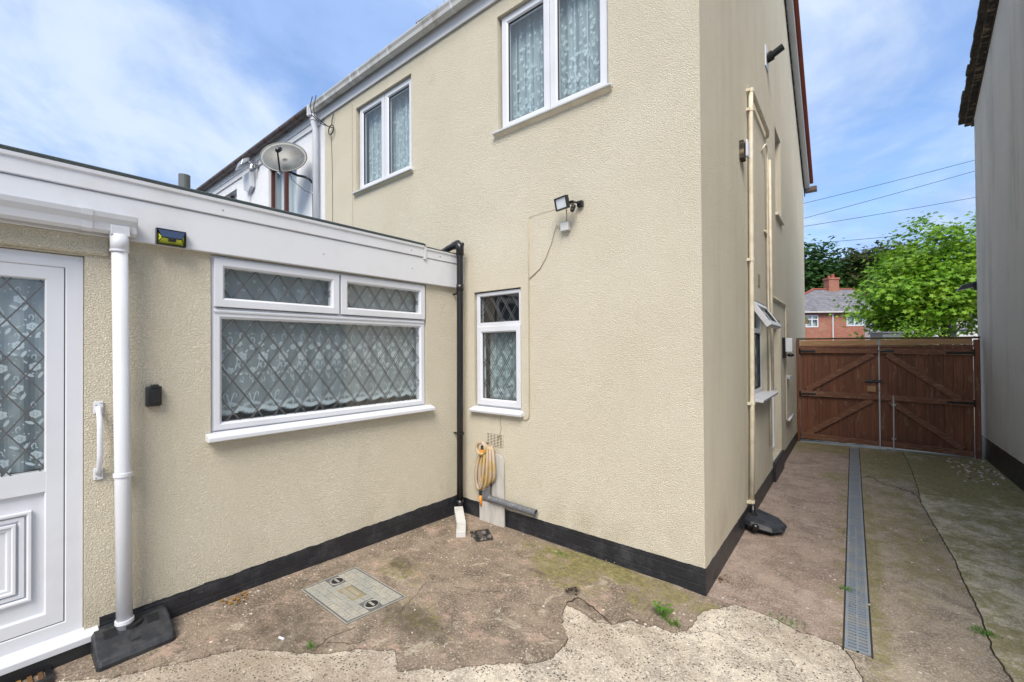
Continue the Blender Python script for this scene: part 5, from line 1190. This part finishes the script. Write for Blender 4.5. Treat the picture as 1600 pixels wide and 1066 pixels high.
# ------------------------------------------------------------------ dish, lamp, alarm box on neighbour, aerial, cowl
sd = thing('satellite_dish', 'weathered oval grey satellite dish on a cranked arm, on the white neighbour wall', 'satellite dish', (-5.6, -.3, 4.2))
c = Vector((-5.29, -0.30, 4.22)); nrm = Vector((0.70, -0.62, 0.35)).normalized()
ax = nrm.cross(Vector((0, 0, 1))).normalized(); ay = ax.cross(nrm).normalized()
mb = MB(); vs = []; n1, n2 = 7, 32; ra, rb = .30, .26
for i in range(n1+1):
    q = i/n1
    for k in range(n2):
        a = 2*math.pi*k/n2; vs.append(tuple(c+ax*(ra*q*math.cos(a))+ay*(rb*q*math.sin(a))+nrm*(.06*q*q)))
fs = [(i*n2+k, i*n2+(k+1) % n2, (i+1)*n2+(k+1) % n2, (i+1)*n2+k) for i in range(n1) for k in range(n2)]
mb.add(vs, fs); o = mb.build('reflector', 'dish_grey', sd, smooth=True, fixn=False); m = o.modifiers.new('s', 'SOLIDIFY'); m.thickness = .006
mb = MB(); e = c+nrm*.26-ay*.10; mb.tube([tuple(c-ay*.24+nrm*.03), tuple(c-ay*.28+nrm*.10), tuple(e)], .011, 8); mb.build('feed_arm', 'black_plastic', sd)
mb = MB(); mb.tube([tuple(e-nrm*.0), tuple(e-nrm*.05+ay*.07), tuple(e-nrm*.07+ay*.10)], .028, 12); mb.build('receiver', 'black_plastic', sd, smooth=True)
mb = MB(); b = c-nrm*.03; mb.tube([tuple(b), tuple(b-ay*.1-nrm*.05), (-5.22, -.16, 4.03), (-5.12, -.12, 4.0), (-5.07, -.07, 3.97), (-5.06, .0, 3.90)], .016, 10); mb.box(-5.11, -5.01, -.012, .012, 3.82, 4.02); mb.build('wall_arm', 'rubber', sd, smooth=False)
mb = MB(); mb.tube([tuple(b), (-5.30, -.20, 3.98), (-5.15, -.10, 3.82), (-5.07, -.03, 3.78), (-5.07, -.015, 2.6)], .004, 6); mb.build('cable', 'wire_black', sd)
al = thing('alarm_box', 'white wedge-shaped alarm box high on the white neighbour wall', 'alarm box', (-7.2, -.1, 4.5))
mb = MB(FB); mb.add([(-7.42, 0, 4.64), (-7.12, 0, 4.64), (-7.12, 0, 4.38), (-7.27, 0, 4.30), (-7.42, 0, 4.38), (-7.42, .09, 4.62), (-7.12, .09, 4.62), (-7.12, .06, 4.38), (-7.27, .05, 4.32), (-7.42, .06, 4.38)], [(5, 6, 7, 8, 9), (0, 1, 6, 5), (1, 2, 7, 6), (2, 3, 8, 7), (3, 4, 9, 8), (4, 0, 5, 9)]); mb.build('box', 'white_plastic', al, bevel=.008)
mb = MB(FB); mb.tube([(-7.27, .01, 4.30), (-7.35, .01, 3.9), (-7.36, .01, 3.4)], .005, 6); mb.build('cable', 'wire_tan', al)
fl = thing('floodlight', 'silver halogen floodlight above the white alarm box on the neighbour wall', 'floodlight', (-7.1, -.15, 4.75))
mb = MB(FB); mb.add([(-7.30, .10, 4.72), (-7.05, .10, 4.78), (-7.05, .24, 4.66), (-7.30, .24, 4.62), (-7.27, .08, 4.82), (-7.09, .08, 4.86), (-7.07, .20, 4.78), (-7.28, .20, 4.76)], [(0, 3, 2, 1), (4, 5, 6, 7), (0, 1, 5, 4), (1, 2, 6, 5), (2, 3, 7, 6), (3, 0, 4, 7)]); mb.build('housing', 'steel', fl, bevel=.01)
mb = MB(FB); mb.tube([(-6.98, 0, 4.72), (-6.98, .1, 4.72), (-7.12, .12, 4.76)], .014, 8); mb.box(-7.02, -6.94, 0, .03, 4.67, 4.77); mb.build('bracket', 'steel', fl)
mb = MB(FB); mb.tube([(-7.0, .08, 4.70), (-7.0, .10, 4.62)], .03, 10); mb.build('motion_sensor', 'steel', fl)
at = thing('tv_aerial', 'grey television aerial poking above the white gutter', 'aerial', (-3.2, .7, 5.7))
mb = MB(); mb.tube([(-3.42, .45, 5.64), (-2.55, .90, 6.10)], .010, 6); mb.build('boom', 'steel', at)
mb = MB(); dv = Vector((-.30, .10, .55)).normalized()
for k in range(11):
    p = Vector((-3.40, .46, 5.65)).lerp(Vector((-2.6, .875, 6.075)), k/10); mb.tube([tuple(p-dv*.085), tuple(p+dv*.085)], .006, 5)
mb.build('elements', 'steel', at)
mb = MB(); mb.tube([(-2.9, .72, 5.92), (-2.9, .72, 5.35)], .016, 8); mb.build('mast', 'steel', at)
vc = thing('roof_vent', 'pale green metal vent cowl standing on the flat extension roof', 'vent', (-3.5, -1.867, 2.55))
mb = MB(); mb.tube([(-3.5, -1.867, 2.54), (-3.5, -1.867, 2.93)], .027, 14); mb.build('stack', 'rubber', vc)
mb = MB(); mb.tube([(-3.5, -1.867, 2.915), (-3.5, -1.867, 3.045)], .040, 20); mb.build('cowl', 'dish_grey', vc, smooth=False)

# ------------------------------------------------------------------ beyond the gate
RV = Vector((.7815, .6239, 0)); FV = Vector((-.6239, .7815, 0)); CP = Vector((.756, -2.92, 0))
def FH(D):
    def F(u, d, z): return CP+FV*(D-d)+RV*u+Vector((0, 0, z))
    return F
K = 37/667
ub = lambda px: (px-800)*K
bh = thing('brick_house', 'red brick semi-detached house with grey slate hipped roof beyond the gate', 'house', CP+FV*37+RV*ub(1301))
H1 = FH(37)
def uvH(v): r = v-CP; return (r.dot(RV), r.z)
mb = MB(H1); L_, R_ = ub(1301)-5.2, ub(1301)+5.6; 
wins = [(ub(1259), ub(1279), 3.36, 4.42), (ub(1323), ub(1361), 3.44, 4.42), (ub(1381), ub(1401), 3.44, 4.42)]
wall(mb, L_, R_, -.1, 4.72, wins, .1); mb.box(L_, R_, -7.6, -.11, -.1, 4.72) if False else None; mb.uv = uvH; mb.build('wall', 'red_brick', bh)
mb = MB(H1); mb.quad((R_, 0, -.1), (R_, -7.6, -.1), (R_, -7.6, 4.72), (R_, 0, 4.72)); mb.quad((L_, 0, -.1), (L_, -7.6, -.1), (L_, -7.6, 4.72), (L_, 0, 4.72)); mb.uv = lambda v: ((v-CP).dot(FV), v.z); mb.build('wall', 'red_brick', bh)
zr, cx = 7.15, (L_+R_)/2
r0_, r1_ = ub(1272)*40.8/37, ub(1334)*40.8/37
mb = MB(H1); mb.add([(L_-.25, .3, 4.68), (R_+.25, .3, 4.68), (R_+.25, -7.9, 4.68), (L_-.25, -7.9, 4.68), (r0_, -3.8, zr), (r1_, -3.8, zr)], [(0, 1, 5, 4), (1, 2, 5), (2, 3, 4, 5), (3, 0, 4)])
mb.uv = uvH; mb.build('roof', 'slate', bh)
mb = MB(H1); mb.tube([(L_-.25, .3, 4.72), (r0_, -3.8, zr+.03), (r1_, -3.8, zr+.03), (R_+.25, .3, 4.72)], .10, 6); mb.build('ridge_tiles', 'terracotta_trim', bh)
mb = MB(H1); cxx = ub(1302)*40.6/37; mb.box(cxx-.48, cxx+.48, -4.1, -3.4, 6.7, 8.05); mb.box(cxx-.54, cxx+.54, -4.16, -3.34, 8.05, 8.22); mb.uv = uvH; ch = mb.build('chimney', 'red_brick', bh)
mb = MB(H1); mb.tube([(cxx+.15, -3.75, 8.2), (cxx+.15, -3.75, 8.6)], [.16, .12], 10); mb.tube([(cxx-.22, -3.75, 8.2), (cxx-.22, -3.75, 8.45)], [.14, .11], 10); mb.build('chimney_pot', 'terracotta_trim', ch)
mb = MB(H1); mb.box(L_-.25, R_+.25, .26, .38, 4.60, 4.71); mb.build('gutter', 'aged_white_plastic', bh)
mb = MB(H1); mb.tube([(ub(1301), .06, 4.6), (ub(1301), .06, -.1)], .05, 8); mb.build('downpipe', 'white_plastic', bh, label='white downpipe between the two halves')
mb = MB(H1); mb.tube([(ub(1369), .08, 4.9), (ub(1369), .08, -.1)], .06, 8); mb.box(ub(1366), ub(1374), .02, .22, 4.2, 4.5); mb.build('downpipe', 'black_plastic', bh, label='black downpipe beside the right windows')
for (a0, a1, z0, z1) in wins:
    mb = MB(H1); mb.ring(a0, a1, z0, z1, .09, -.08, .02); n_ = 3 if a1-a0 > 1.6 else 2
    for k in range(1, n_): a = a0+(a1-a0)*k/n_; mb.box(a-.05, a+.05, -.08, .019, z0+.05, z1-.05)
    if n_ == 2: mb.box(a0+.05, a1-.05, -.08, .018, z1-.42, z1-.33)
    wn = mb.build('window', 'white_plastic', bh)
    mb = MB(H1); mb.quad((a0, -.05, z0), (a1, -.05, z0), (a1, -.05, z1), (a0, -.05, z1)); mb.build('glass', 'window_glass', wn)
    pleat_net(H1, a0+.1, a1-.1, z0, z1, -.2, .03, .2).build('curtain', 'lace_motif_soft', wn)
    room(H1, a0, a1, z0, z1, -.08, 1.5, wn)
# pale house behind the maple
H2 = FH(30); v2 = lambda px: (px-800)*30/667
ph = thing('pale_house', 'pale rendered low building half hidden behind the bright maple', 'house', CP+FV*30+RV*v2(1510))
mb = MB(H2); wall(mb, v2(1462), v2(1562), -.1, 3.75, [(v2(1478), v2(1496), 2.2, 3.1)], .1); mb.quad((v2(1462), 0, -.1), (v2(1462), -6, -.1), (v2(1462), -6, 3.75), (v2(1462), 0, 3.75)); mb.build('wall', 'far_render', ph)
mb = MB(H2); mb.add([(v2(1460), .2, 3.72), (v2(1562), .2, 3.72), (v2(1562), -3, 4.6), (v2(1460), -3, 4.6)], [(0, 1, 2, 3)]); mb.build('roof', 'slate', ph)
mb = MB(H2); mb.tube([(v2(1484), .08, 3.7), (v2(1484), .08, -.1)], .05, 8); mb.box(v2(1466), v2(1560), .02, .07, 2.72, 2.80); mb.build('pipework', 'black_plastic', ph)
mb = MB(H2); mb.quad((v2(1478), -.08, 2.2), (v2(1496), -.08, 2.2), (v2(1496), -.08, 3.1), (v2(1478), -.08, 3.1)); mb.build('window', 'dark_cloth', ph)
s2 = thing('satellite_dish', 'small round grey satellite dish on the pale building behind the maple', 'satellite dish', CP+FV*29.6+RV*v2(1509)+Vector((0, 0, 3)))
mb = MB(H2); vs = [(v2(1509), .30, 3.18)]+[(v2(1509)+.30*math.cos(a), .38+.1*math.sin(a), 3.18+.28*math.sin(a)) for a in [2*math.pi*k/18 for k in range(18)]]; mb.add(vs, [(0, 1+k, 1+(k+1) % 18) for k in range(18)]); o = mb.build('reflector', 'dish_grey', s2, fixn=False); m = o.modifiers.new('s', 'SOLIDIFY'); m.thickness = .01
mb = MB(H2); mb.tube([(v2(1509), .30, 3.18), (v2(1509), .0, 3.0)], .03, 8); mb.build('arm', 'steel', s2)
# grey van roof / shed beyond gate
H3 = FH(14); v3 = lambda px: (px-800)*14/667
sh = thing('shed', 'low grey flat-topped shed just beyond the gate under the maple', 'shed', CP+FV*14+RV*v3(1392))
mb = MB(H3); mb.box(v3(1380), v3(1411), -.5, 0, -.1, 2.05); mb.build('wall', 'grey_pipe', sh); mb = MB(H3); mb.box(v3(1378), v3(1413), -.55, .04, 2.055, 2.10); mb.build('roof', 'grey_pipe', sh, bevel=.01)
# porch roof peeking past the cream house
H4 = FH(16); v4 = lambda px: (px-800)*16/667
pr = thing('porch', 'brown eaves of a low roof peeking past the cream house corner', 'porch', CP+FV*16+RV*v4(1250))
mb = MB(H4); mb.add([(v4(1225), 0, 2.95), (v4(1254), 0, 2.95), (v4(1265), 0, 2.62), (v4(1265), 0, 2.50), (v4(1225), 0, 2.50), (v4(1225), -2, 2.95), (v4(1254), -2, 2.95), (v4(1265), -2, 2.62), (v4(1265), -2, 2.5), (v4(1225), -2, 2.5)], [(0, 4, 3, 2, 1), (5, 6, 7, 8, 9), (0, 1, 6, 5), (1, 2, 7, 6), (2, 3, 8, 7), (3, 4, 9, 8), (4, 0, 5, 9)]); mb.build('roof', 'mossy_timber', pr)
mb = MB(H4); mb.box(v4(1225), v4(1257), -1.8, -.05, -.1, 2.495); mb.build('wall', 'far_render', pr)
# overhead wires
WR = [((-1.36, 27.28, 10.05), (6.4, 33.45, 12.49)), ((-1.37, 27.29, 9.18), (6.39, 33.45, 11.85)), ((-1.38, 27.29, 8.7), (6.37, 33.46, 10.31)), ((-1.39, 27.29, 7.68), (3.39, 31.1, 8.17)), ((-1.02, 27.6, 7.04), (1.33, 29.47, 7.32))]
WL = ['highest and steepest of the overhead wires, ending right of the maple', 'second overhead wire, just below the steepest one', 'third overhead wire, passing above the bright maple', 'fourth overhead wire, meeting the maple crown', 'lowest overhead wire, just above the dark trees']
for (a, b), lab in zip(WR, WL):
    a, b = Vector(a), Vector(b); dv = b-a; p0, p1 = a-dv*.9, b+dv*.9; pts = []
    for k in range(17):
        q = k/16; p = p0.lerp(p1, q); s_ = -.9*(1-(2*q-1)**2)*.25; pts.append((p.x, p.y, p.z+s_+.22*.9))
    mb = MB(); mb.tube(pts, .014, 5); tag(mb.build('overhead_wire', 'wire_black'), lab, 'wire', 'overhead wires')

# ------------------------------------------------------------------ trees
def leafshape(n_l, r, rg):
    pts = []
    for k in range(n_l):
        a = -2.3+4.6*k/(n_l-1); L = r*(1 if k == n_l//2 else .85)
        pts.append((math.sin(a)*L, math.cos(a)*L))
        if k < n_l-1: a2 = a+2.3/(n_l-1); pts.append((math.sin(a2)*L*.5, math.cos(a2)*L*.5))
    pts.append((0, -.25*r)); return pts
def tree(name, label, cat, base, height, crown_c, crown_r, nclump, nleaf, lsize, mat, seed, trunk_r=.16, lobes=5, droop=.25, group=None, irr=.35, lobes_c=(), tight=1.0):
    rg = random.Random(seed); base = Vector(base); cc = Vector(crown_c); cr = Vector(crown_r)
    tr = thing(name, label, cat, base, group)
    tm = MB(); top = cc+Vector((0, 0, cr.z*.3))
    mids = [base, base.lerp(top, .35)+Vector((rg.uniform(-.1, .1), rg.uniform(-.1, .1), 0)), top]
    tm.tube([tuple(p) for p in mids], [trunk_r, trunk_r*.75, trunk_r*.25], 8)
    clumps = []
    for i in range(nclump):
        while True:
            v = Vector((rg.uniform(-1, 1), rg.uniform(-1, 1), rg.uniform(-1, 1)))
            if v.length < 1 and v.length > .25: break
        k = 1+irr*mnoise.noise(v.normalized()*1.7+Vector((seed, 0, 0)))*1.6
        v = v.normalized()*(v.length**.45)*k
        k2 = rg.randrange(len(lobes_c)*1+2) if lobes_c else 99
        if k2 < len(lobes_c): c2, r2 = Vector(lobes_c[k2][0]), Vector(lobes_c[k2][1])
        else: c2, r2 = cc, cr
        clumps.append(c2+Vector((v.x*r2.x, v.y*r2.y, v.z*r2.z)))
    for p in clumps[::max(1, nclump//40)]:
        a = base.lerp(top, rg.uniform(.35, .9)); m = a.lerp(p, .5)+Vector((0, 0, rg.uniform(0, .12)*cr.z)); tm.tube([tuple(a), tuple(m), tuple(p)], [trunk_r*.28, trunk_r*.16, trunk_r*.05], 5)
    tm.build('trunk', 'bark', tr)
    vs = []; fs = []; shp = leafshape(lobes, 1, rg)
    for p in clumps:
        cs = lsize*rg.uniform(1.4, 2.6)*tight; out = (p-cc).normalized()
        for j in range(nleaf):
            off = Vector((rg.gauss(0, 1), rg.gauss(0, 1), rg.gauss(0, .55)))*cs*.8; q = p+off
            nn = (Vector((rg.gauss(0, .6), rg.gauss(0, .6), 1.0))+out*droop*2).normalized()
            tg = Vector((out.x+rg.gauss(0, .7), out.y+rg.gauss(0, .7), -.5+rg.gauss(0, .3))); tg = (tg-nn*tg.dot(nn)).normalized(); bt = nn.cross(tg)
            sz = lsize*rg.uniform(.55, 1.1); o = len(vs)
            for (x, y) in shp: vs.append(q+bt*(x*sz*.5)+tg*(y*sz*.5))
            fs.append(list(range(o, o+len(shp))))
    me = bpy.data.meshes.new('crown'); me.from_pydata([v-base for v in vs], [], fs); me.materials.append(MATS[mat]); me.update()
    o = bpy.data.objects.new('crown', me); COL.objects.link(o); o.parent = tr
    return tr
def at(px, D, z): v = CP+FV*D+RV*((px-800)*D/667); return (v.x, v.y, z)
tree('maple_tree', 'bright green maple tree in full leaf just beyond the gate', 'tree', at(1458, 17, -.1), 6, at(1500, 17, 4.5), (2.3, 2.6, 2.15), 640, 34, .27, 'maple_leaf', 5, .15, lobes_c=((at(1424, 16.6, 3.3), (1.45, 1.5, 1.05)), (at(1448, 17, 4.3), (1.3, 1.6, 1.1))), tight=.68, irr=.45)
tree('broadleaf_tree', 'dark green tree at the left behind the brick house, tallest at the cream corner', 'tree', at(1262, 56, -.1), 13, at(1262, 56, 9.2), (3.6, 3.6, 4.4), 420, 26, .95, 'dark_leaf', 11, .35, 3, group='trees behind the brick house', tight=.8)
tree('broadleaf_tree', 'low round green tree behind the brick house chimney', 'tree', at(1308, 60, -.1), 10, at(1308, 60, 7.8), (3.8, 3.8, 3.4), 380, 26, .95, 'dark_leaf', 12, .3, 3, group='trees behind the brick house', tight=.8)
tree('broadleaf_tree', 'olive brown tree behind the brick house, between chimney and maple', 'tree', at(1350, 54, -.1), 12, at(1348, 54, 8.9), (3.9, 3.6, 4.1), 420, 26, .85, 'olive_leaf', 13, .3, 3, group='trees behind the brick house', tight=.8)
tree('broadleaf_tree', 'dark olive tree showing just over the left shoulder of the maple', 'tree', at(1396, 58, -.1), 13, at(1392, 58, 10.0), (3.8, 3.6, 4.6), 420, 26, .9, 'olive_leaf', 14, .3, 3, group='trees behind the brick house', tight=.8)
tree('broadleaf_tree', 'dark tree mass directly behind the maple', 'tree', at(1460, 60, -.1), 12, at(1460, 60, 8), (6, 4, 4.4), 420, 24, .95, 'dark_leaf', 15, .3, 3, group='trees behind the brick house', tight=.8)
tree('shrub', 'yellow-green shrub showing over the gate left of the maple trunk', 'shrub', at(1432, 13, -.1), 2.5, at(1430, 13, 1.9), (.5, .5, .55), 60, 16, .10, 'maple_leaf', 16, .03)

# ------------------------------------------------------------------ weeds
def weed(name, label, x, y, n, h, sp, seed, blades=False, zo=.01):
    rg = random.Random(seed); mb = MB(); z0 = gz(x, y)+zo
    for k in range(n):
        a = rg.random()*6.283; bx, by = x+rg.gauss(0, sp), y+rg.gauss(0, sp*.6); hh = h*rg.uniform(.5, 1.1); lean = rg.uniform(.2, .9)*hh
        if blades:
            w_ = .0016; q = (math.cos(a), math.sin(a)); p = (-q[1], q[0])
            mb.add([(bx-p[0]*w_, by-p[1]*w_, z0), (bx+p[0]*w_, by+p[1]*w_, z0), (bx+q[0]*lean*.5+p[0]*w_, by+q[1]*lean*.5+p[1]*w_, z0+hh*.7), (bx+q[0]*lean*.5-p[0]*w_, by+q[1]*lean*.5-p[1]*w_, z0+hh*.7), (bx+q[0]*lean, by+q[1]*lean, z0+hh)], [(0, 1, 2, 3), (3, 2, 4)])
        else:
            c_ = Vector((bx+math.cos(a)*lean, by+math.sin(a)*lean, z0+hh)); t_ = Vector((math.cos(a), math.sin(a), rg.uniform(-.2, .7))).normalized(); s_ = Vector((-math.sin(a), math.cos(a), rg.uniform(-.3, .3))); L_ = h*.45
            mb.add([tuple(c_-t_*L_*.5), tuple(c_+s_*L_*.28-t_*L_*.1), tuple(c_+s_*L_*.2+t_*L_*.25), tuple(c_+t_*L_*.6), tuple(c_-s_*L_*.2+t_*L_*.25), tuple(c_-s_*L_*.28-t_*L_*.1)], [(0, 1, 2, 3, 4, 5)])
            mb.tube([(bx, by, z0-.002), ((bx+c_.x)/2, (by+c_.y)/2, z0+hh*.6), tuple(c_)], .0012, 4)
    tag(mb.build(name, 'weed_leaf', None, fixn=False), label, 'weed')
weed('weed', 'leafy green weed growing from the crack near the house corner', -.13, -.40, 26, .065, .018, 1)
weed('grass_tuft', 'short grass tuft beside the leafy weed near the house corner', -.07, -.42, 70, .03, .025, 2, True)
weed('weed', 'tiny yellow-green weed in the crack below the manhole cover', -1.43, -1.853, 14, .028, .010, 3)
weed('grass_tuft', 'small grass tuft at the edge of the drain channel', .70, .64, 50, .022, .02, 4, True)
weed('grass_tuft', 'dark grass tuft at the edge of the mossy right-hand slab', 1.30, .56, 90, .03, .03, 5, True)
weed('grass_tuft', 'thin line of grass in the crack across the alley mouth', .44, .02, 80, .016, .05, 6, True)
weed('grass_tuft', 'faint moss tuft on the green concrete by the rear wall', -1.0, -.16, 60, .012, .03, 7, True)
def leaves(label, x, y, n, sp, seed, mat='dead_leaf'):
    rg = random.Random(seed); mb = MB()
    for k in range(n):
        px_, py_ = x+rg.gauss(0, sp), y+rg.gauss(0, sp); z = gz(px_, py_)+.012; r = rg.uniform(.006, .014); a = rg.random()*6
        mb.add([(px_+r*math.cos(a+q), py_+r*.7*math.sin(a+q), z+rg.uniform(0, .01)) for q in (0, 1.2, 2.3, 3.4, 4.6, 5.5)], [(0, 1, 2, 3, 4, 5)])
    tag(mb.build('leaf_litter', mat, None, fixn=False), label, 'dead leaves', kind='stuff')
leaves('dead brown leaves against the black plinth of the extension', -2.17, -1.95, 26, .035, 1)
leaves('dead leaves at the foot of the side wall plinth', .035, .28, 12, .03, 2)
leaves('dark debris on the greenish concrete by the rear wall', -.67, -.52, 14, .022, 3, 'crack_dirt')
leaves('leaf litter at the foot of the pale gable wall by the gate', 2.05, 5.1, 60, .13, 4)
mb = MB(); mb.tube([(-1.62, -1.925, .095), (-1.585, -1.915, .094)], .006, 8); tag(mb.build('bottle_top', 'white_plastic', None), 'tiny pale plastic scrap on the cream concrete below the manhole', 'litter')
